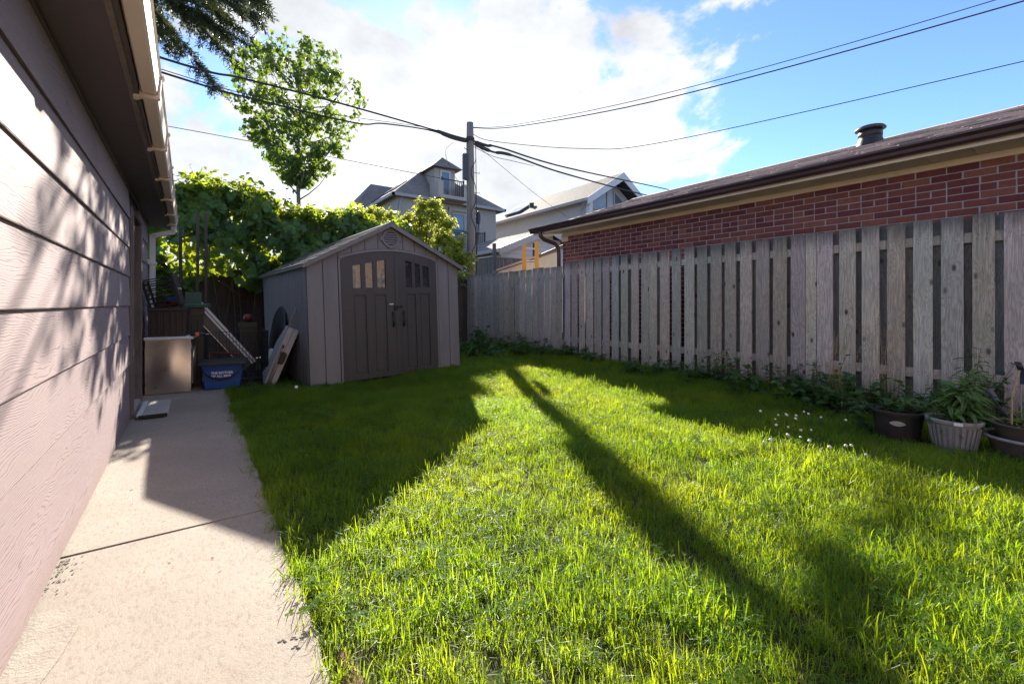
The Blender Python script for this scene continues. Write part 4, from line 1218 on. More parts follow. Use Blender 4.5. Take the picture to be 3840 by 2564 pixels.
wire([(5.80, 9.70, 5.20), (6.5, 9.78, 5.13), (7.215, 9.838, 5.19), (10.4, 10.977, 5.5), (17.127, 12.25, 5.949), (30, 14, 6.8)], .026, 'lower thick cable leaving the pole towards the pale gabled house', [(2, 9, .05), (12, 20, .045)])
wire([(5.82, 9.68, 5.10), (6.5, 9.75, 5.0), (7.2, 9.8, 5.02), (8.2, 10.1, 5.15)], .007, 'short slack wire looping under the cable splices')
wire([(5.82, 9.66, 5.12), (6.138, 9.635, 5.019), (8.9, 11.0, 4.66), (11.786, 12.44, 4.417)], .006, 'thin drop wire descending to the roof beside the brick garage')
wire([(5.4, 9.95, 5.2), (5.2, 10.02, 4.9), (5.45, 9.95, 4.3), (5.72, 9.62, 3.9)], .005, 'slack thin wire hanging left of the metal pole box')

# ------------------------------------------------------------------ taupe stucco house
ha = thing('stucco_house', 'taupe stucco house with hip roof, dormer balcony door and iron railings', 'house', (0, 0, 0))
AX0, AX1, AY0, AY1, AZ = 7.45, 12.85, 19.0, 30.0, 6.05
MB().box(AX0, AX1, AY0, AY1, -.2, AZ).build('wall', M['stucco_a'], ha)
ex0, ex1, ey0, ey1 = 7.12, 13.22, 18.7, 30.3
rx, ryf, ryb, rzt = 9.55, 20.6, 28.0, 8.02
b = MB(); e = 6.0
b.add([(ex0, ey0, e), (ex1, ey0, e), (ex1, ey1, e), (ex0, ey1, e), (rx, ryf, rzt), (rx, ryb, rzt)], [(0, 1, 4), (1, 2, 5, 4), (2, 3, 5), (3, 0, 4, 5), (3, 2, 1, 0)])
ro = b.build('roof', M['roof_a'], ha)
for (a, c_) in (((ex0, ey0), (ex1, ey0)), ((ex0, ey0), (ex0, ey1)), ((ex1, ey0), (ex1, ey1))):
    MB().box(a[0] - .05, c_[0] + .05, a[1] - .05, c_[1] + .05, 5.88, 6.01).build('eave_gutter', M['fascia_far'], ha)
# cross gable at the back left
b = MB(); b.add([(6.55, 22.6, 5.95), (9.5, 22.6, 5.95), (9.5, 26, 5.95), (6.55, 26, 5.95), (7.9, 24.2, 7.72), (9.8, 24.2, 7.72)], [(0, 1, 5, 4), (2, 3, 4, 5), (3, 0, 4), (3, 2, 1, 0)])
b.build('cross_roof', M['roof_a'], ha)
for y0, x_, z_ in ((20.7, 8.15, 6.85), (22.2, 8.3, 6.98), (23.4, 7.85, 6.6), (25.0, 7.7, 6.5)):
    q = MB(); q.box(-.35, .35, -.45, .45, -.03, .045, .01, mtx=Matrix.Translation((x_, y0, z_)) @ Matrix.Rotation(R(-39), 4, 'Y')); q.build('skylight', M['iron'], ro)
# dormer with balcony
MB().box(9.26, 10.36, 18.95, 21.5, 5.95, 7.62).build('dormer_wall', M['stucco_a'], ha)
b = MB(); b.add([(9.02, 18.62, 7.55), (10.62, 18.62, 7.60), (10.62, 21.4, 7.60), (9.02, 21.4, 7.55), (9.66, 18.95, 8.12), (9.58, 22.0, 8.06)], [(0, 1, 4), (1, 2, 5, 4), (3, 0, 4, 5), (3, 2, 1, 0)])
b.build('dormer_roof', M['roof_a'], ha)
bw = new_obj('balcony_door', None, parent=ha, loc=(9.56, 18.93, 6.25))
q = MB(); q.box(-.02, .06, -.03, .02, 0, 1.22); q.box(.46, .54, -.03, .02, 0, 1.22); q.box(-.02, .54, -.031, .021, 1.16, 1.24); q.box(-.02, .54, -.031, .021, -.05, .03); q.build('frame', M['white_far'], bw)
MB().box(.06, .46, -.008, .004, .03, 1.16).build('pane', M['glass_far'], bw)
MB().box(9.05, 10.60, 18.0, 18.96, 5.92, 6.08).build('balcony_floor', M['stucco_a'], ha)
for xx in (9.0, 10.36): MB().box(xx, xx + .28, 18.05, 18.95, 5.93, 6.72).build('balcony_pier', M['stucco_a'], ha)
def railing(x0, x1, y, z0, z1, parent, nb):
    q = MB(); q.box(x0, x1, y - .02, y + .02, z1 - .04, z1); q.box(x0, x1, y - .02, y + .02, z0, z0 + .03)
    for k in range(nb + 1):
        x = x0 + (x1 - x0) * k / nb; q.box(x - .012, x + .012, y - .012, y + .012, z0, z1 - .02)
    q.box(x0 - .03, x0 + .03, y - .03, y + .03, z0, z1 + .06); q.box(x1 - .03, x1 + .03, y - .03, y + .03, z0, z1 + .06)
    q.build('railing', M['iron'], parent)
railing(9.22, 10.36, 18.1, 6.06, 6.85, ha, 11)
# paired windows with a railing
for x0 in (10.28, 11.0):
    wnd = new_obj('window', None, parent=ha, loc=(x0, 18.98, 3.65))
    q = MB(); q.box(-.06, .0, -.04, .03, 0, 1.85); q.box(.60, .66, -.04, .03, 0, 1.85); q.box(-.06, .66, -.041, .031, 1.78, 1.86); q.box(-.06, .66, -.041, .031, -.05, .03); q.build('frame', M['stucco_a'], wnd)
    MB().box(0, .60, -.006, .010, .03, 1.78).build('pane', M['glass_far'], wnd)
q = MB(); q.box(10.02, 10.16, 18.93, 19.01, 3.5, 5.75); q.box(11.78, 11.92, 18.93, 19.01, 3.5, 5.75); q.box(10.02, 11.92, 18.92, 19.012, 5.6, 5.76); q.build('window_surround', M['stucco_a'], ha)
railing(10.1, 11.95, 18.7, 3.7, 4.62, ha, 16)
MB().tube([(7.6, 18.92, 5.9), (7.5, 18.90, 5.5), (7.5, 18.92, 0)], .05, 8).build('downspout', M['fascia_far'], ha)

# ------------------------------------------------------------------ pale gabled house
hb = thing('gabled_house', 'pale grey gabled house with trapezoid windows under a deep white gable', 'house', (0, 0, 0))
BX0, BX1, BY0, BY1 = 16.1, 20.7, 15.9, 24.0
MB().box(BX0, BX1, BY0, BY1, -.2, 6.35).build('wall', M['stucco_b'], hb)
MB().prism([(BX0, 6.35), (BX1, 6.35), (18.4, 7.75)], BY0, BY1 - .05, 'xz').build('gable_wall', M['stucco_b'], hb)
apx, apz = 18.4, 8.0
for sg in (-1, 1):
    ex_ = apx + sg * 2.72; ez_ = 6.28
    MB().prism([(apx, apz), (ex_, ez_), (ex_, ez_ - .12), (apx, apz - .14)], 15.1, BY1 + .2, 'xz').build('roof_slope', M['roof_b'], hb)
    MB().prism([(apx, apz + .02), (ex_, ez_ + .02), (ex_, ez_ - .34), (apx, apz - .42)], 15.04, 15.10, 'xz').build('barge_board', M['white_far'], hb)
    MB().prism([(apx, apz - .16), (ex_ - sg * .15, ez_ - .02), (ex_ - sg * .15, ez_ - .05), (apx, apz - .19)], 15.12, BY0 + .02, 'xz').build('porch_soffit', M['iron'], hb)
MB().box(15.58, 15.70, 15.1, BY1 + .2, 6.12, 6.27).build('eave_gutter', M['fascia_far'], hb)
MB().tube([(15.66, 15.4, 6.15), (15.9, 15.55, 5.95), (16.02, 15.85, 5.8), (16.02, 15.85, 0)], .05, 8).build('downspout', M['fascia_far'], hb)
MB().box(15.95, 16.18, 15.2, 15.45, -.2, 6.2).build('corner_post', M['white_far'], hb)
for (x0, x1, z0, h0, h1) in ((16.5, 17.95, 6.1, .08, .98), (18.6, 20.1, 6.05, 1.05, .08)):
    wnd = new_obj('window', None, parent=hb, loc=(x0, BY0 - .02, z0))
    w = x1 - x0
    q = MB(); t_ = .09
    q.prism([(-t_, -t_), (w + t_, -t_), (w + t_, 0), (-t_, 0)], -.05, .02, 'xz'); q.prism([(-t_, -t_), (0, -t_), (0, h0), (-t_, h0 + t_)], -.051, .021, 'xz'); q.prism([(w, -t_), (w + t_, -t_), (w + t_, h1 + t_), (w, h1)], -.051, .021, 'xz'); q.prism([(-t_, h0 + t_ * .8), (0, h0), (w, h1), (w + t_, h1 + t_)], -.052, .022, 'xz')
    q.build('frame', M['fascia_far'], wnd)
    MB().prism([(0, 0), (w, 0), (w, h1), (0, h0)], -.012, .005, 'xz').build('pane', M['glass_far'], wnd)
for x0 in (16.5, 17.4):
    wnd = new_obj('window', None, parent=hb, loc=(x0, BY0 - .02, 4.9)); q = MB(); q.box(-.06, .0, -.04, .03, 0, .95); q.box(.75, .81, -.04, .03, 0, .95); q.box(-.06, .81, -.041, .031, .9, .98); q.build('frame', M['fascia_far'], wnd); MB().box(0, .75, -.006, .01, 0, .9).build('pane', M['glass_far'], wnd)
q = MB(); q.box(-.5, .5, -.8, .8, 0, .1, .02, mtx=Matrix.Translation((16.75, 22.3, 6.98)) @ Matrix.Rotation(R(-32), 4, 'Y')); q.build('skylight', M['glass_far'], hb)
q = MB(); q.lathe([(.13, 0), (.13, .3), (.17, .32), (.0, .36)], 12, (16.9, 21.0)); o = q.build('roof_pipe', M['iron'], hb, (0, 0, 6.95))

# ------------------------------------------------------------------ small garage with grey shingle roof
sg_ = thing('small_garage', 'small garage with grey shingle roof and pale lap siding gable behind the utility pole', 'garage', (0, 0, 0))
CY0, CY1 = 11.0, 15.0
MB().box(7.6, 11.2, CY0, CY1, -.2, 2.6).build('wall', M['siding_far'], sg_)
MB().prism([(7.55, 2.58), (11.25, 2.58), (9.4, 3.32)], CY0 + .001, CY1, 'xz').build('gable_core', M['siding_far'], sg_)
for k in range(7):
    z = 2.30 + k * .145; hw = 1.80 if z < 2.55 else max(.05, 1.80 * (3.32 - z) / .75)
    q = MB(); q.prism([(CY0 - .004, z), (CY0 - .022, z), (CY0 - .006, z + .14), (CY0, z + .14)], 9.4 - hw, 9.4 + hw, 'yz'); q.build('siding_board', M['siding_far'], sg_)
for s_ in (-1, 1):
    ex_ = 9.4 + s_ * 2.05
    MB().prism([(9.4, 3.50), (ex_, 2.66), (ex_, 2.60), (9.4, 3.43)], CY0 - .3, CY1 + .2, 'xz').build('roof_slope', M['roof_b'], sg_)
    MB().prism([(9.4, 3.52), (ex_, 2.68), (ex_, 2.48), (9.4, 3.30)], CY0 - .33, CY0 - .295, 'xz').build('rake_board', M['fascia_far'], sg_)
rsl = (3.50 - 2.66) / 2.05
for r in range(15):
    xr = 7.35 + r * .137
    if xr > 9.38: break
    zr = 2.66 + (xr - 7.35) * rsl
    q = MB(); q.prism([(xr, zr + .002), (xr, zr + .014), (xr + .15, zr + .15 * rsl + .004), (xr + .15, zr + .15 * rsl + .001)], CY0 - .29, CY1 + .2, 'xz'); q.build('shingle_course', M['shingle_grey'], sg_)
MB().box(7.26, 7.36, CY0 - .32, CY1 + .2, 2.55, 2.66, .01).build('eave_gutter', M['fascia_far'], sg_)

# ------------------------------------------------------------------ cream lean-to
lt = thing('lean_to', 'cream walled lean-to with dark sloping roof edge between the fence and brick garage', 'shed', (0, 0, 0))
MB().prism([(5.62, 0), (7.46, 0), (7.46, 2.34), (5.62, 1.74)], 8.2, 8.23, 'xz').build('wall', M['cream_wall'], lt)
MB().add([(5.5, 8.12, 1.745), (7.55, 8.12, 2.415), (7.55, 8.12, 2.475), (5.5, 8.12, 1.785), (5.5, 9.4, 1.25), (7.55, 9.4, 1.85), (7.55, 9.4, 1.91), (5.5, 9.4, 1.29)], [(0, 1, 2, 3), (7, 6, 5, 4), (3, 2, 6, 7), (1, 0, 4, 5), (0, 3, 7, 4), (2, 1, 5, 6)]).build('roof', M['shingle'], lt)
MB().prism([(6.65, 2.12), (7.55, 2.41), (7.55, 2.52), (6.75, 2.20)], 8.08, 8.115, 'xz').build('roof_flap', M['trim_brown'], lt)
MB().tube([(7.0, 8.6, 1.9), (7.0, 8.6, 2.56)], .045, 10).build('vent_pipe', M['iron'], lt)
# neighbour's fence corner
nf = thing('neighbour_fence', 'grey board fence corner with top rail beside the utility pole', 'fence', (6.69, 9.98, 0))
for k in range(9):
    MB().box(-.01, .01, 0, .125, 0, 2.30 + rng.uniform(-.01, .01), .003).build('board', M['fence'], nf, (0, .04 + k * .145, 0))
for k in range(9):
    MB().box(0, .125, -.01, .01, 0, 2.28 + rng.uniform(-.01, .01), .003).build('board', M['fence_back'], nf, (.05 + k * .145, 0, 0))
MB().box(-.03, .05, -.02, 1.4, 2.31, 2.345, .004).build('top_rail', M['board_wood'], nf); MB().box(.051, 1.4, -.03, .05, 2.28, 2.32, .004).build('top_rail', M['fence'], nf)
MB().box(-.04, .04, -.045, .035, 0, 2.68, .004).build('corner_post', M['slate_plastic'], nf)
# yellow ladder
ld = thing('yellow_ladder', 'yellow ladder standing upright behind the fence beside the brick garage corner', 'ladder', (6.12, 7.85, 0), (0, 0, R(-33)))
for x_, h_ in ((-.02, 2.36), (.27, 2.44)): MB().box(x_ - .045, x_ + .045, -.02, .02, 0, h_, .004).build('rail', M['yellow_ladder'], ld)
for k in range(8): MB().tube([(.026, 0, .25 + k * .288), (.224, 0, .25 + k * .288)], .018, 8).build('rung', M['alu'], ld)

# house behind the camera: sunlit, it is what the shed panes and the steel sheet mirror
hw_ = tag(new_obj('house_wall', None), kind='structure')
MB().box(-7, 12, -8.4, -8.0, -.2, 5.6).build('wall', M['buff'], hw_)
for x0, x1, z0, z1 in ((3.9, 4.7, 1.3, 2.6), (5.6, 6.3, 1.2, 2.5), (7.2, 8.2, .1, 2.2), (.2, 1.6, 1.2, 2.4), (4.4, 5.4, 3.4, 4.6), (6.8, 7.8, 3.4, 4.6)):
    MB().box(x0 - .09, x1 + .09, -8.0, -7.96, z0 - .09, z1 + .09).build('window_frame', M['white_far'], hw_)
    MB().box(x0, x1, -7.97, -7.95, z0, z1).build('window_pane', M['glass_far'], hw_)
MB().box(5.0, 5.1, -8.0, -7.9, 0, 5.5).build('downspout', M['white_far'], hw_)
# ------------------------------------------------------------------ leaf templates (x = along the leaf, z = normal)
def lobed(pts, fold=.12, droop=.18):
    vs = [(0, 0, 0)]; out = []
    for (x, y) in pts: vs.append((x, y, fold * abs(y) - droop * x * x))
    mid = len(vs); vs.append((.45, 0, -droop * .2))
    n = len(pts); fs = []
    for i in range(n - 1): fs.append((mid, i + 1, i + 2))
    fs.append((mid, 0, 1)); fs.append((mid, n, 0))
    return vs, fs
VINE = lobed([(-.12, -.22), (.0, -.42), (.22, -.50), (.40, -.44), (.52, -.56), (.68, -.34), (.82, -.26), (1.0, 0), (.82, .26), (.68, .34), (.52, .56), (.40, .44), (.22, .50), (.0, .42), (-.12, .22)], .16, .22)
MAPLE = lobed([(.02, -.20), (-.06, -.42), (.22, -.34), (.30, -.60), (.44, -.36), (.62, -.40), (.64, -.18), (1.0, 0), (.64, .18), (.62, .40), (.44, .36), (.30, .60), (.22, .34), (-.06, .42), (.02, .20)], .14, .30)
OVAL = lobed([(.15, -.13), (.42, -.20), (.72, -.13), (1.0, 0), (.72, .13), (.42, .20), (.15, .13)], .35, .30)
LANCE = lobed([(.12, -.06), (.40, -.105), (.75, -.07), (1.0, 0), (.75, .07), (.40, .105), (.12, .06)], .4, .45)
HEART = lobed([(-.10, -.20), (.05, -.38), (.35, -.40), (.70, -.22), (1.0, 0), (.70, .22), (.35, .40), (.05, .38), (-.10, .20)], .2, .25)
def leaf_cloud(name, mat, parent, tmpl, mats, kind=None):
    me = scatter_mesh(name, tmpl[0], tmpl[1], mats); o = new_obj(name, me, mat, parent)
    if kind: o['kind'] = kind
    return o
def leaf_obj(tmpl, name='leaf'):
    return MB().add(*tmpl).mesh(name)
def put_leaf(me, mat, parent, m, name='leaf'):
    o = new_obj(name, me, mat, parent); o.matrix_local = Matrix(m); return o

# ------------------------------------------------------------------ vine hedge on the back fence
vh = thing('vine_hedge', 'dense wall of large leafed green vines over the back fence between garage and shed', 'hedge', (0, 9.0, 0))
hr = random.Random(31)
def vtop(x): return 2.96 + .10 * math.sin(x * 3.1) + .06 * math.sin(x * 7.3 + 1) + .12 * (1 - sstep(-.4, .5, x)) - .24 * sstep(.6, 2.4, x)
def vbot(x): return 1.30 + .18 * math.sin(x * 2.3 + .6) + .10 * math.sin(x * 6.1)
front, body, top = [], [], []
for k in range(11500):
    x = hr.uniform(-.75, 3.9)
    zt, zb = vtop(x), vbot(x)
    f = hr.random()
    z = zb + (zt - zb) * f
    bulge = .42 * math.sin(math.pi * min(1, f * .92 + .06)) + .17 * math.sin(x * 4.3 + z * 3.7) + .13 * math.sin(x * 9.1 - z * 7.3) + .07 * math.sin(x * 17 + z * 13)
    depth = abs(hr.gauss(0, .20))
    y = -bulge + depth
    # gaps where the light comes through low down on the left
    if -.35 < x < .75 and 1.45 < z < 2.05 and hr.random() < .62: continue
    if math.sin(x * 5.1 + 2) * math.sin(z * 6.7 + x) > .80 and hr.random() < .7: continue
    sz = .055 + .10 * hr.random() ** 1.4
    n = Vector((hr.gauss(0, .75), -1.0, hr.gauss(.5, .75)))
    d = Vector((hr.gauss(0, .8), hr.gauss(-.25, .5), hr.gauss(-.9, .5)))
    m = frame_mat((x, y, z), d, n, sz)
    (front if depth < .05 and len(front) < 240 and 0 < x < 2.4 else body).append(m)
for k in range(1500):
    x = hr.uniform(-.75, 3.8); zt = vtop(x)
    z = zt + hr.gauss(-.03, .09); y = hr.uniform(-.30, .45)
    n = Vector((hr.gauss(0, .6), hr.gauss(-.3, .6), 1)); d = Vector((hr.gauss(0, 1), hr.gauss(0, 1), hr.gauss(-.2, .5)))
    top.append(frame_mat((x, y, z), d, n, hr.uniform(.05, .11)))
# waving shoots above the top
stems = MB()
for k in range(46):
    x = hr.uniform(-.7, 3.6); y = hr.uniform(-.2, .35); z = vtop(x) - .05
    L = hr.uniform(.12, .36); dx = hr.uniform(-.18, .18); dy = hr.uniform(-.12, .12)
    pts = [Vector((x + dx * f * f, y + dy * f, z + L * f - .06 * f * f)) for f in (0, .33, .66, 1)]
    stems.tube(pts, [.004, .003, .003, .002], 5)
    for q in range(hr.randint(4, 9)):
        f = hr.uniform(.25, 1); p = pts[0].lerp(pts[3], f)
        top.append(frame_mat(p + rvec(hr) * .03, rvec(hr) + Vector((0, 0, -.3)), rvec(hr) + Vector((0, -.4, .6)), hr.uniform(.03, .075) * (1.2 - .5 * f)))
for k in range(26):
    x = hr.uniform(-.6, 3.6); zz = vbot(x)
    stems.tube([(x, .15, 0), (x + hr.uniform(-.1, .1), .12, .7), (x + hr.uniform(-.25, .25), .05, zz + .3), (x + hr.uniform(-.4, .4), .0, 2.5)], [.012, .011, .009, .005], 6)
for k in range(30):
    x = hr.uniform(-.4, 2.2); z = hr.uniform(1.35, 2.6)
    stems.tube([(x, -.1, z), (x + hr.uniform(-.3, .3), -.2, z + hr.uniform(-.25, .1)), (x + hr.uniform(-.5, .5), -.22, z + hr.uniform(-.4, .1))], [.004, .004, .003], 5)
stems.build('vine_stems', M['twig'], vh)
leaf_cloud('foliage', M['vine'], vh, VINE, body, 'stuff')
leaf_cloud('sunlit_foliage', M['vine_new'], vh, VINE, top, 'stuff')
vme = leaf_obj(VINE); vme.materials.append(M['vine'])
for m in front: put_leaf(vme, None, vh, m)
# yellowish climber trailing over the hedge top
yc = thing('trailing_climber', 'yellow orange leafed climber trailing over the top of the vine hedge', 'climber', (.55, 8.6, 2.55))
ms = []
for k in range(240):
    f = hr.random(); p = Vector((.02 + .22 * math.sin(f * 2.6) + hr.gauss(0, .09), hr.gauss(-.08, .06), .46 - .50 * f + hr.gauss(0, .05)))
    ms.append(frame_mat(p, Vector((hr.gauss(0, .5), hr.gauss(-.3, .4), -.8)), rvec(hr) + Vector((0, -.5, .5)), hr.uniform(.035, .07)))
leaf_cloud('foliage', M['vine_new'], yc, OVAL, ms, 'stuff')
MB().tube([(0, .1, .5), (.12, -.02, .3), (.22, -.06, .05), (.26, -.05, -.1)], [.005, .004, .004, .002], 5).build('stem', M['twig'], yc)

# ------------------------------------------------------------------ trees
# young maple: leaf clusters spread through a heart shaped crown
mp = thing('maple_tree', 'young green maple tree with slim trunk rising above the vine hedge', 'tree', (1.66, 9.42, .217))
mp.scale = (.783, .783, .783)
mr2 = random.Random(78)
PZ = [(4.02, .10), (4.2, .34), (4.5, .78), (5.05, 1.10), (5.6, 1.28), (6.0, 1.48), (6.4, 1.60), (6.85, 1.46), (7.25, .95), (7.5, .2)]
def mrad(z):
    for (a, ra), (b_, rb) in zip(PZ[:-1], PZ[1:]):
        if a <= z <= b_: return ra + (rb - ra) * (z - a) / (b_ - a)
    return 0
tk = [Vector((.04 * math.sin(z * 1.1), .03 * math.cos(z * .9), z)) for z in (-.35, .8, 1.6, 2.4, 3.2, 4.0, 4.8, 5.6, 6.4, 7.1)]
b = MB(); b.tube(tk, [.068, .062, .058, .054, .050, .044, .036, .026, .016, .006], 10); b.build('trunk', M['bark'], mp, smooth=True)
lb = MB(); limbs = []
for k in range(26):
    f = (k + .5) / 26; z = 3.75 + 3.0 * f; an = k * 2.4; zt = min(7.6, z + .45 + .75 * (1 - f)); rr_ = mrad(zt) * mr2.uniform(.7, .95)
    p0 = Vector((0, 0, z - .2)); p1 = Vector((math.cos(an) * rr_, math.sin(an) * rr_, zt))
    pts = [p0.lerp(p1, t) + Vector((0, 0, -.18 * rr_ * math.sin(t * math.pi))) + rvec(mr2) * .03 for t in (0, .25, .5, .75, 1)]
    lb.tube(pts, [.022 * (1 - f * .5), .016, .011, .007, .003], 6); limbs += pts[1:]
ms = []; ncl = 0
while ncl < 300:
    z = mr2.uniform(4.05, 7.45); R_ = mrad(z); an = mr2.uniform(0, 6.283); q = R_ * math.sqrt(mr2.random())
    if q < R_ * .35 and mr2.random() < .5: continue
    c = Vector((math.cos(an) * q, math.sin(an) * q, z)); ncl += 1
    nearest = min(limbs, key=lambda p: (p - c).length)
    lb.tube([nearest, nearest.lerp(c, .5) + Vector((0, 0, .04)), c], [.005, .004, .002], 4, cap=False)
    cr2 = mr2.uniform(.13, .24)
    for w in range(mr2.randint(12, 22)):
        p = c + rvec(mr2) * cr2 * mr2.random() ** .5
        d = rvec(mr2) * .7 + Vector((0, 0, -.7)); n = rvec(mr2) * .8 + Vector((0, 0, .5))
        ms.append(frame_mat(p, d, n, mr2.uniform(.07, .125)))
for k in range(9):                                        # loose shoots at the top
    an = mr2.uniform(0, 6.28); q = mr2.uniform(.1, 1.1); c = Vector((math.cos(an) * q, math.sin(an) * q, mrad(7.0) * .0 + 7.2 + mr2.uniform(0, .36)))
    lb.tube([c - Vector((0, 0, .4)), c], [.004, .002], 4)
    for w in range(8): ms.append(frame_mat(c + rvec(mr2) * .1, rvec(mr2) + Vector((0, 0, -.5)), rvec(mr2), mr2.uniform(.06, .11)))
lb.build('limbs', M['bark'], mp, smooth=True)
leaf_cloud('crown', M['maple'], mp, MAPLE, ms, 'stuff')
# ash leafed tree behind the shed
ea = thing('box_elder', 'bright yellow green box elder bush rising behind the grey plastic shed', 'tree', (4.2, 9.75, 0))
er = random.Random(55); st = MB(); ms = []
bumps = [(2.75, 2.62, .36), (3.1, 2.72, .34), (3.5, 2.74, .34), (3.9, 2.66, .34), (4.25, 2.80, .30), (4.40, 3.10, .20), (4.70, 3.16, .20), (4.60, 2.85, .34), (4.95, 2.72, .30), (5.0, 2.3, .42), (4.4, 2.4, .5), (3.6, 2.35, .5), (5.40, 2.36, .20), (5.25, 1.95, .36), (5.48, 2.08, .24), (5.2, 1.65, .32), (4.36, 3.38, .10), (4.68, 3.44, .11), (3.72, 3.06, .10), (3.3, 3.06, .10), (4.05, 3.02, .12), (5.42, 2.58, .12), (3.0, 3.02, .09), (4.98, 3.02, .14)]
for (bx, bz, br_) in bumps:
    c = Vector((bx - 4.2, er.uniform(-.25, .25), bz))
    st.tube([(er.uniform(-.15, .15), 0, -.1), (c.x * .35, 0, c.z * .5), (c.x * .8, c.y * .6, c.z * .85), c + Vector((0, 0, br_ * .6))], [.035, .025, .012, .004], 6)
    for k in range(int(210 * br_ + 20)):
        p = c + rvec(er) * br_ * (er.random() ** .45); p.y *= 1.0
        # compound leaf: stalk with 5 leaflets
        d = Vector((er.gauss(0, .7), er.gauss(0, .7), er.gauss(.15, .5))).normalized(); L = er.uniform(.10, .17)
        side = d.cross(Vector((0, 0, 1))).normalized()
        for (t, s_) in ((1, 0), (.7, 1), (.7, -1), (.35, 1), (.35, -1)):
            q = p + d * L * t
            dd = (d * .6 + side * s_ * .8 + Vector((0, 0, -.55))).normalized()
            ms.append(frame_mat(q, dd, Vector((er.gauss(0, .3), er.gauss(-.1, .3), 1)), er.uniform(.085, .135)))
st.build('stems', M['bark'], ea, smooth=True)
leaf_cloud('crown', M['elder'], ea, OVAL, ms, 'stuff')

# ------------------------------------------------------------------ spruce behind the garage
sp = thing('spruce_tree', 'tall dark spruce with drooping branches behind the mauve garage', 'tree', (-1.5, 14.2, 0))
sr = random.Random(12)
b = MB(); b.tube([(0, 0, -.1), (.02, 0, 4), (0, .02, 9), (0, 0, 13.5), (0, 0, 17)], [.30, .26, .19, .10, .02], 12); b.build('trunk', M['bark_dark'], sp, smooth=True)
lb = MB(); ms = []
NEED = ([(0, 0, 0), (.5, .09, .02), (1, 0, 0), (.5, -.09, .02)], [(0, 1, 2, 3)])
nb = 0
for lev in range(24):
    z = 8.95 + lev * .37
    rad = 3.35 * (1 - (z - 8.95) / 9.4) + .2
    for k in range(7):
        an = k * .9 + lev * .57 + sr.uniform(-.15, .15)
        L = rad * sr.uniform(.82, 1.05)
        if math.cos(an) < -.35 and lev < 20: L *= .6
        dirv_ = Vector((math.cos(an), math.sin(an), 0)); sd_ = Vector((-math.sin(an), math.cos(an), 0))
        pts = [Vector((0, 0, z)) + dirv_ * L * t + Vector((0, 0, -.62 * L * t * t * .55 + .10 * L * max(0, t - .75) * 2)) for t in (0, .15, .3, .45, .6, .75, .9, 1)]
        lb.tube(pts, [.035 * (1 - .9 * t) + .003 for t in (0, .15, .3, .45, .6, .75, .9, 1)], 5)
        nbr = (120 if lev < 9 else 16) if math.cos(an) > .05 else 8
        for q in range(nbr):
            t = sr.uniform(.25, 1) * .999; i = min(6, int(t * 7)); p = pts[i].lerp(pts[i + 1], t * 7 - i)
            s_ = sr.choice((-1, 1)); bl_ = sr.uniform(.22, .62) * (1.15 - .45 * t)
            bd = (sd_ * s_ * sr.uniform(.3, 1) + dirv_ * sr.uniform(.2, .8) + Vector((0, 0, -sr.uniform(.25, 1.1)))).normalized()
            bp_ = [p, p + bd * bl_ * .5 + Vector((0, 0, -.03)), p + bd * bl_ + Vector((0, 0, -.12 * bl_))]
            lb.tube(bp_, [.006, .004, .002], 3, cap=False)
            nn = int((30 if lev < 9 else 16) * bl_ / .4)
            for w in range(nn):
                f = sr.random(); pp = bp_[0].lerp(bp_[1], f * 2) if f < .5 else bp_[1].lerp(bp_[2], f * 2 - 1)
                nd = (bd * .75 + rvec(sr) * .9).normalized()
                ms.append(frame_mat(pp, nd, rvec(sr), sr.uniform(.09, .15)))
lb.build('limbs', M['bark_dark'], sp)
leaf_cloud('crown', M['spruce'], sp, NEED, ms, 'stuff')

# ------------------------------------------------------------------ small plants
def weed(name, label, loc, h, nst, spread, tmpl, mat, lsz, seed, group=None, cat_='weed', per=12, lean=.25, parts=True):
    r = random.Random(seed)
    root = thing(name, label, cat_, loc, group=group)
    sb = MB(); me = leaf_obj(tmpl); me.materials.append(mat)
    cnt = 0
    for s_ in range(nst):
        b0 = Vector((r.gauss(0, spread), r.gauss(0, spread), -.03)); hh = h * r.uniform(.6, 1.05)
        ld_ = Vector((r.gauss(0, lean), r.gauss(0, lean), 0))
        pts = [b0 + Vector((0, 0, hh * t)) + ld_ * hh * t * t for t in (0, .35, .7, 1)]
        sb.tube(pts, [.004, .0035, .0025, .0015], 5)
        for k in range(per):
            t = r.uniform(.15, 1.0); i = min(2, int(t * 3)); p = pts[i].lerp(pts[i + 1], t * 3 - i)
            an = k * 2.4 + r.uniform(-.3, .3); el = r.uniform(-.35, .5) + (.5 if t > .9 else 0)
            d = Vector((math.cos(an), math.sin(an), el))
            m = frame_mat(p, d, Vector((0, 0, 1)) + rvec(r) * .35, lsz * r.uniform(.6, 1.2) * (1.15 - .45 * t))
            put_leaf(me, None, root, m); cnt += 1
    sb.build('stems', M['twig'], root)
    return root
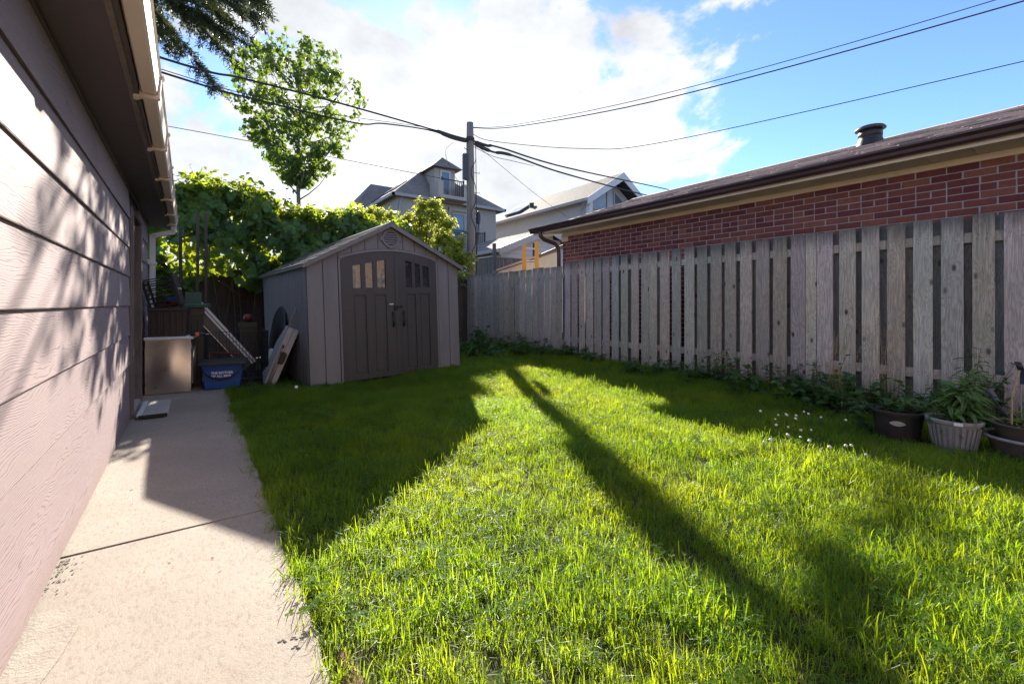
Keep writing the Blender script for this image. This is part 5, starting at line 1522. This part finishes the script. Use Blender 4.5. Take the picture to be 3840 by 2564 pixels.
# potted plants
def pot(name, label, loc, r1, r0, h, mat, extra=None):
    p = thing(name, label, 'pot', loc)
    b = MB(); b.lathe([(0, 0), (r0, 0), (r0 + (r1 - r0) * .9, h * .88), (r1, h * .88), (r1 + .012, h * .90), (r1 + .014, h * .98), (r1 + .004, h), (r1 - .010, h * .985), (r1 - .014, h * .86), (0, h * .84)], 36); b.build('body', mat, p, smooth=False)
    b = MB(); b.lathe([(r1 - .012, h * .865), (r1 * .5, h * .90), (0, h * .89)], 24); b.build('soil', M['pot_soil'], p, smooth=True)
    return p
PB = (4.36, .93, hz(4.36, .93) - .01); PG = (4.27, .61, hz(4.27, .61) - .01); PU = (4.36, .28, hz(4.36, .28) - .01)
pb = pot('planter_pot', 'black weathered plastic pot with a pale oval label by the fence', PB, .158, .122, .235, M['pot_black'])
q = MB(); ll = []
for k in range(9):
    f = k / 8; an = R(192) + (f - .5) * .62; hh = .030 * math.sin(math.pi * f) ** .7 * .62 + .001; rr = .1515
    ll.append(((rr + hh * .15) * math.cos(an), (rr + hh * .15) * math.sin(an), .150 + hh)); ll.append(((rr - hh * .15) * math.cos(an), (rr - hh * .15) * math.sin(an), .150 - hh))
q.add(ll, [(2 * k + 1, 2 * k + 3, 2 * k + 2, 2 * k) for k in range(8)]); q.build('label', M['board_wood'], pb)
pg = pot('planter_pot', 'grey ribbed plastic pot with tall green plants between the other pots', PG, .135, .095, .235, M['pot_grey'])
for k in range(26):
    an = 2 * math.pi * k / 26
    q = MB(); q.box(-.003, .006, -.008, .008, .0, .15, .003); o = q.build('rib', M['pot_grey'], pg, (.106 * math.cos(an), .106 * math.sin(an), .045), (0, R(10), an))
q = MB(); q.box(-.003, .003, -.022, .022, -.010, .010, .002); q.build('price_tag', M['white_print'], pg, (.1505 * math.cos(R(196)), .1505 * math.sin(R(196)), .220), (0, 0, R(196)))
lo_ = pot('planter_bowl', 'wide brown plastic bowl with pale rim holding another brown pot', PU, .195, .14, .155, M['pot_brown'])
q = MB(); q.tube([(.203 * math.cos(2 * math.pi * k / 36), .203 * math.sin(2 * math.pi * k / 36), .148) for k in range(37)], .011, 6, cap=False); q.build('rim', M['pot_grey'], lo_)
hi_ = pot('planter_pot', 'brown plastic pot with lime green seedling nested in the wide bowl', (PU[0], PU[1], PU[2] + .14), .168, .13, .10, M['pot_brown'])
# watering can / purple bucket behind
wcn = thing('watering_can', 'mauve grey watering can with rusty handle behind the brown pots', 'watering can', (4.98, .22, hz(4.98, .22)))
b = MB(); b.lathe([(.0, 0), (.14, 0), (.155, .05), (.15, .22), (.11, .29), (.06, .30)], 24); b.build('body', M['pot_mauve'], wcn, smooth=True)
b = MB(); b.tube([(-.10, .0, .26), (-.13, .0, .34), (-.06, .0, .40), (.05, .0, .40), (.12, .0, .33), (.145, 0, .2)], .014, 8); b.build('handle', M['pot_brown'], wcn, smooth=True)
b = MB(); b.tube([(0, .14, .08), (0, .24, .2), (0, .30, .33)], [.028, .02, .018], 8); b.build('spout', M['pot_mauve'], wcn, smooth=True)
# plants in the pots
weed('pot_plant', 'low broad leafed green plant in the black pot', (PB[0] - .05, PB[1] + .06, PB[2] + .20), .15, 5, .05, HEART, M['weed'], .10, 101, cat_='plant', per=8)
weed('pot_plant', 'upright bright green narrow leafed plant in the black pot', (PB[0] + .05, PB[1] - .06, PB[2] + .20), .19, 3, .035, LANCE, M['weed_pale'], .12, 102, cat_='plant', per=22)
weed('pot_plant', 'tall willow leafed green plant in the grey ribbed pot', (PG[0] + .02, PG[1] - .04, PG[2] + .20), .40, 4, .04, LANCE, M['weed_pale'], .155, 103, cat_='plant', per=38, lean=.08)
weed('pot_plant', 'slender grey green plant at the rim of the grey ribbed pot', (PG[0] - .03, PG[1] + .06, PG[2] + .20), .30, 5, .045, OVAL, M['weed'], .085, 104, cat_='plant', per=10, lean=.2)
weed('pot_plant', 'lime green seedling with drooping leaves in the nested brown pot', (PU[0] + .03, PU[1] + .02, PU[2] + .215), .17, 2, .03, OVAL, M['weed_lime'], .11, 105, cat_='plant', per=8)
weed('pot_plant', 'feathery yellow green tuft in the nested brown pot', (PU[0] - .05, PU[1] - .03, PU[2] + .215), .09, 8, .045, LANCE, M['weed_lime'], .05, 106, cat_='plant', per=10)
weed('pot_plant', 'dark leafed tall plant standing between pots and fence', (4.88, .52, hz(4.88, .52)), .66, 5, .06, LANCE, M['weed'], .14, 107, cat_='plant', per=20, lean=.08)
# stakes with a curled black strip
stk_ = thing('plant_stake', 'tan wooden stake with curled black strip standing in the nested brown pot', 'stake', (PU[0] - .04, PU[1] + .07, PU[2] + .20))
MB().tube([(0, 0, -.05), (.012, .0, .20), (.05, -.02, .34), (.075, -.03, .42)], [.0055, .005, .0045, .004], 7).build('stick', M['straw'], stk_)
MB().tube([(.10, -.04, -.05), (.11, -.03, .20), (.115, -.03, .42)], .004, 6).build('thin_stick', M['stick_wood'], stk_)
q = MB(); pts = [Vector((.075 + .045 * math.cos(a) , -.03 + .012 * math.sin(a), .40 + .038 * math.sin(a))) for a in [R(200 - k * 22) for k in range(12)]] + [Vector((.10, -.04, .33)), Vector((.085, -.04, .29))]
for a, b_ in zip(pts[:-1], pts[1:]):
    s_ = Vector((.006, .012, 0)); q.add([a - s_, a + s_, b_ + s_, b_ - s_], [(0, 1, 2, 3)])
q.build('black_strip', M['black_plastic'], stk_)
# weeds along the fence foot
WS = [(5.22, 4.9, .16, HEART, 'weed'), (5.24, 4.2, .18, OVAL, 'weed'), (5.20, 3.5, .20, HEART, 'weed'), (5.25, 3.05, .26, OVAL, 'weed'), (5.18, 2.72, .36, OVAL, 'weed'), (5.16, 2.45, .30, HEART, 'weed'), (5.2, 2.1, .34, OVAL, 'weed'), (5.12, 1.85, .24, HEART, 'weed'), (5.05, 1.62, .26, VINE, 'weed_pale'), (5.1, 1.35, .26, HEART, 'weed'), (4.98, 1.15, .22, VINE, 'weed'), (5.15, .92, .3, OVAL, 'weed'), (5.0, .72, .3, HEART, 'weed'), (4.75, 1.28, .18, LANCE, 'weed_pale'), (5.25, 5.4, .2, HEART, 'weed'), (4.92, 2.25, .2, HEART, 'weed'), (4.85, 1.75, .2, HEART, 'weed'), (4.95, 2.9, .18, HEART, 'weed'), (4.78, 1.42, .2, VINE, 'weed'), (4.62, 1.15, .16, HEART, 'weed'), (5.3, 1.75, .4, OVAL, 'weed'), (5.3, .6, .45, OVAL, 'weed'), (4.98, 3.9, .14, HEART, 'weed')]
for i, (x, y, h, tm, mt) in enumerate(WS):
    lab = {id(HEART): 'heart leafed green weed growing at the foot of the board fence', id(OVAL): 'upright weed with narrow oval leaves against the board fence', id(VINE): 'low weed with lobed leaves between the pots and the fence', id(LANCE): 'pale willow leafed weed beside the black pot'}[id(tm)]
    weed('weed', lab, (x, y, hz(x, y)), h * 1.15, 9, .11, tm, M[mt], .085 if tm is not HEART else .10, 200 + i, 'weeds along the fence foot', per=9, lean=.35)
for i, (x, y, h) in enumerate(((4.95, 6.3, .34), (5.1, 6.9, .36), (4.6, 6.9, .30), (4.25, 6.6, .26), (4.8, 7.5, .36), (4.2, 7.3, .34), (3.8, 7.0, .26), (5.15, 5.85, .22), (5.1, 8.1, .45), (4.4, 8.1, .5), (3.7, 7.9, .4))):
    weed('weed_clump', 'dark broad leafed weed clump at the far fence beyond the shed', (x, y, hz(x, y)), h, 9, .16, HEART, M['weed'], .13, 300 + i, 'weed clumps beside the shed', per=8, lean=.4)
for i, (x, y) in enumerate(((.62, 6.0), (.9, 5.75), (1.3, 5.5), (1.7, 5.5), (3.3, 5.55), (.55, 5.6))):
    weed('weed', 'small dark weed tuft at the foot of the shed and folded table', (x, y, hz(x, y)), .13, 6, .07, OVAL, M['weed'], .06, 400 + i, 'weed tufts at the shed foot', per=7, lean=.4)
# tall grasses with seed heads
def seedgrass(loc, n, h, seed, label):
    r = random.Random(seed); root = thing('tall_grass', label, 'grass', loc)
    b = MB(); s = []
    for k in range(n):
        an = r.uniform(0, 6.28); ln = r.uniform(.05, .25); hh = h * r.uniform(.75, 1.05); bx, by = r.gauss(0, .05), r.gauss(0, .05)
        pts = [Vector((bx + math.cos(an) * ln * hh * t * t, by + math.sin(an) * ln * hh * t * t, -.02 + hh * t)) for t in (0, .3, .6, .85, 1)]
        b.tube(pts, [.002, .0018, .0015, .001, .0008], 4, cap=False)
        for q in range(60):
            t = r.uniform(.72, 1.02); p = pts[0].lerp(pts[4], min(t, 1)); p = pts[3].lerp(pts[4], max(0, (t - .85) / .15)) if t > .85 else pts[2].lerp(pts[3], (t - .6) / .25)
            s.append(frame_mat(p + rvec(r) * .028 * (1.05 - t) * 4, rvec(r) + Vector((0, 0, .8)), rvec(r), r.uniform(.006, .013)))
    b.build('stalks', M['straw'], root)
    leaf_cloud('seed_heads', M['seed_head'], root, OVAL, s, 'stuff')
    bl = []
    for k in range(70):
        an = r.uniform(0, 6.28); d = Vector((math.cos(an) * .5, math.sin(an) * .5, 1)); bl.append(frame_mat((r.gauss(0, .05), r.gauss(0, .05), -.02), d, Vector((math.cos(an), math.sin(an), -.3)), r.uniform(.16, .34)))
    GB = ([(0, -.012, 0), (.5, -.012, .03), (1, 0, -.12), (.5, .012, .03), (0, .012, 0)], [(0, 1, 3, 4), (1, 2, 3)])
    leaf_cloud('blades', M['weed_pale'], root, GB, bl, 'stuff')
seedgrass((5.18, 1.58, hz(5.18, 1.58)), 9, .72, 1, 'tall wild grass with pale airy seed heads against the fence boards')
seedgrass((5.22, 1.22, hz(5.22, 1.22)), 9, .86, 2, 'tallest wild grass tuft with tan seed heads behind the black pot')
seedgrass((5.05, 1.50, hz(5.05, 1.5)), 8, .42, 3, 'short bent tan grass plume in front of the fence weeds')
# white clover flowers
fm = MB(); fm.lathe([(.0, -.010), (.008, -.008), (.0115, 0), (.009, .007), (.0, .011)], 9, jit=lambda a, i: .15 * math.sin(4 * a + i)); fme = fm.mesh('flower_head', True); fme.materials.append(M['flower_white'])
smh = MB().tube([(0, 0, -.11), (.004, 0, -.06), (0, 0, -.008)], .0016, 5).mesh('stem'); smh.materials.append(M['weed'])
CL = [(4.258, 1.887), (4.271, 1.739), (4.415, 1.732), (4.333, 1.693), (4.388, 1.638), (4.285, 1.603), (4.566, 1.638), (4.535, 1.591), (4.522, 1.488), (4.06, 1.677), (3.872, 1.592), (3.881, 1.506), (3.725, 1.447), (3.873, 1.412), (3.741, 1.365), (3.96, 1.371), (4.5, 1.30), (3.766, 1.086), (3.619, 1.138), (3.731, 1.043), (3.636, 1.268), (3.414, 1.44), (3.396, 1.478), (3.61, .93)]
fr2 = random.Random(6)
for (x, y) in CL:
    k_ = .91; x2, y2 = x * k_, y * k_                     # heads stand about 9 cm above the soil
    c_ = thing('clover_flower', 'small white clover flower head in the shaded grass before the black pot', 'flower', (x2, y2, fr2.uniform(.07, .095)), group='white clover flowers')
    s_ = fr2.uniform(.55, 1.1)
    h = new_obj('flower_head', fme, None, c_); h.scale = (s_, s_, s_)
    new_obj('stem', smh, None, c_)
dn_ = thing('dandelion', 'white dandelion seed head on a bent stalk in front of the shed', 'flower', (.70, 4.42, 0))
MB().tube([(0, 0, -.03), (.03, .01, .10), (.055, .02, .225)], .0016, 6).build('stalk', M['weed_pale'], dn_)
q = MB(); q.lathe([(0, .210), (.011, .214), (.016, .225), (.012, .236), (0, .241)], 10, (.055, .02), jit=lambda a, i: .12 * math.sin(5 * a)); q.build('seed_head', M['flower_white'], dn_, smooth=True)

# ------------------------------------------------------------------ the lawn's grass
gr = random.Random(99)
src = bpy.data.collections.new('grass_sources')
def clump(idx, n, lmin, lmax, spread, lean, mat='grass', wk=1.0):
    vs = []; fs = []
    for k in range(n):
        bx, by = gr.gauss(0, spread), gr.gauss(0, spread); an = gr.uniform(0, 6.283); L = gr.uniform(lmin, lmax); w = gr.uniform(.0009, .0022) * wk
        le = abs(gr.gauss(lean, .22)); d = Vector((math.cos(an), math.sin(an), 0)); s_ = Vector((-math.sin(an), math.cos(an), 0))
        tw = gr.uniform(-.8, .8); s_ = (s_ * math.cos(tw) + d * math.sin(tw))
        b = len(vs)
        for t, ww in ((0, .8), (.4, 1.0), (.75, .75)):
            c = Vector((bx, by, -.008)) + d * L * le * t * t + Vector((0, 0, L * (t - .42 * le * t * t)))
            vs += [c - s_ * w * ww, c + s_ * w * ww]
        vs.append(Vector((bx, by, -.008)) + d * L * le * 1.05 + Vector((0, 0, L * (1 - .52 * le))))
        fs += [(b, b + 1, b + 3, b + 2), (b + 2, b + 3, b + 5, b + 4), (b + 4, b + 5, b + 6)]
    me = MB().add(vs, fs).mesh('grass_clump'); me.materials.append(M[mat])
    o = bpy.data.objects.new('grass_clump', me); src.objects.link(o)
for i in range(11): clump(i, 32, .04, .112, .030, .52)
clump(0, 18, .03, .07, .045, 1.25, 'thatch', .8)
for i in range(2): clump(i, 16, .08, .135, .024, .45)
for i in range(1): clump(i, 26, .05, .12, .035, .85)
def clover(n):
    vs = []; fs = []
    for k in range(n):
        bx, by = gr.gauss(0, .035), gr.gauss(0, .035); h = gr.uniform(.045, .085)
        for j in range(3):
            an = j * 2.094 + gr.uniform(-.2, .2) + k; b = len(vs); d = Vector((math.cos(an), math.sin(an), .12)); s_ = Vector((-math.sin(an), math.cos(an), 0)); q = gr.uniform(.010, .016)
            c = Vector((bx, by, h))
            vs += [c, c + d * q * .5 - s_ * q * .5, c + d * q * 1.1 - s_ * q * .4, c + d * q * 1.1 + s_ * q * .4, c + d * q * .5 + s_ * q * .5]
            fs.append((b, b + 1, b + 2, b + 3, b + 4))
        b = len(vs); vs += [Vector((bx - .0008, by, 0)), Vector((bx + .0008, by, 0)), Vector((bx, by, h))]; fs.append((b, b + 1, b + 2))
    me = MB().add(vs, fs).mesh('clover_clump'); me.materials.append(M['clover'])
    o = bpy.data.objects.new('grass_clump', me); src.objects.link(o)
clover(7)
# host surface with a density value per vertex
gm = MB(); NX, NY = 52, 94; dens = []
SHX = lambda x, y: (1.02 < x < 3.25 and y > 5.66 + .03 * (x - 1.1))
for j in range(NY + 1):
    for i in range(NX + 1):
        x = .285 + (5.40 - .285) * i / NX; y = -1.2 + 9.4 * j / NY
        gm.v.append((x, y, hz(x, y) - .004))
        d = 1.0
        if SHX(x, y) or (x < .95 and y > 6.05): d = 0
        for p_, r_ in ((PB, .14), (PG, .13), (PU, .15)):
            if (x - p_[0]) ** 2 + (y - p_[1]) ** 2 < r_ ** 2: d = 0
        if x > 5.25: d *= .55
        d *= .72 + .5 * (.5 + .5 * math.sin(x * 2.9 + 1.3 * math.sin(y * 1.9))) * (.5 + .5 * math.sin(y * 2.3 + 1.7))
        for (cx, cy, rx, ry) in ((.35, 1.16, .06, .16),):
            if ((x - cx) / rx) ** 2 + ((y - cy) / ry) ** 2 < 1: d *= .4
        if y > 7.2: d *= .5
        dens.append(d)
for j in range(NY):
    for i in range(NX):
        a = j * (NX + 1) + i; gm.f.append((a, a + 1, a + NX + 2, a + NX + 1))
gme = gm.mesh('lawn_grass')
at = gme.attributes.new('dens', 'FLOAT', 'POINT'); at.data.foreach_set('value', dens)
grass = new_obj('lawn_grass', gme, M['grass'])
tag(grass, 'long bright green lawn grass', 'grass', kind='stuff')
ng = bpy.data.node_groups.new('grass_scatter', 'GeometryNodeTree')
ng.interface.new_socket('Geometry', in_out='INPUT', socket_type='NodeSocketGeometry')
ng.interface.new_socket('Geometry', in_out='OUTPUT', socket_type='NodeSocketGeometry')
def gn(t, **k):
    n = ng.nodes.new(t)
    for a, b in k.items(): setattr(n, a, b)
    return n
gi = gn('NodeGroupInput'); go = gn('NodeGroupOutput')
na = gn('GeometryNodeInputNamedAttribute', data_type='FLOAT'); na.inputs['Name'].default_value = 'dens'
mu = gn('ShaderNodeMath', operation='MULTIPLY'); mu.inputs[1].default_value = 780
ng.links.new(na.outputs['Attribute'], mu.inputs[0])
dp = gn('GeometryNodeDistributePointsOnFaces', distribute_method='RANDOM'); dp.inputs['Seed'].default_value = 4
ng.links.new(gi.outputs[0], dp.inputs['Mesh']); ng.links.new(mu.outputs[0], dp.inputs['Density'])
ci = gn('GeometryNodeCollectionInfo'); ci.inputs['Collection'].default_value = src; ci.inputs['Separate Children'].default_value = True; ci.inputs['Reset Children'].default_value = True
ip = gn('GeometryNodeInstanceOnPoints'); ip.inputs['Pick Instance'].default_value = True
ng.links.new(dp.outputs['Points'], ip.inputs['Points']); ng.links.new(ci.outputs[0], ip.inputs['Instance'])
rr = gn('FunctionNodeRandomValue', data_type='FLOAT_VECTOR'); rr.inputs[0].default_value = (-.16, -.16, 0); rr.inputs[1].default_value = (.16, .16, 6.283)
ng.links.new(rr.outputs[0], ip.inputs['Rotation'])
# patches of longer and shorter grass
po = gn('GeometryNodeInputPosition'); nz = gn('ShaderNodeTexNoise'); nz.inputs['Scale'].default_value = 1.7; nz.inputs['Detail'].default_value = 3
ng.links.new(po.outputs[0], nz.inputs['Vector'])
mr_ = gn('ShaderNodeMapRange'); mr_.inputs[1].default_value = .3; mr_.inputs[2].default_value = .7; mr_.inputs[3].default_value = .6; mr_.inputs[4].default_value = 1.1
ng.links.new(nz.outputs[0], mr_.inputs[0])
rs_ = gn('FunctionNodeRandomValue', data_type='FLOAT'); rs_.inputs[2].default_value = .72; rs_.inputs[3].default_value = 1.2; rs_.inputs['Seed'].default_value = 8
ms_ = gn('ShaderNodeMath', operation='MULTIPLY'); ng.links.new(mr_.outputs[0], ms_.inputs[0]); ng.links.new(rs_.outputs[1], ms_.inputs[1])
ng.links.new(ms_.outputs[0], ip.inputs['Scale'])
ng.links.new(ip.outputs[0], go.inputs[0])
md = grass.modifiers.new('scatter', 'NODES'); md.node_group = ng
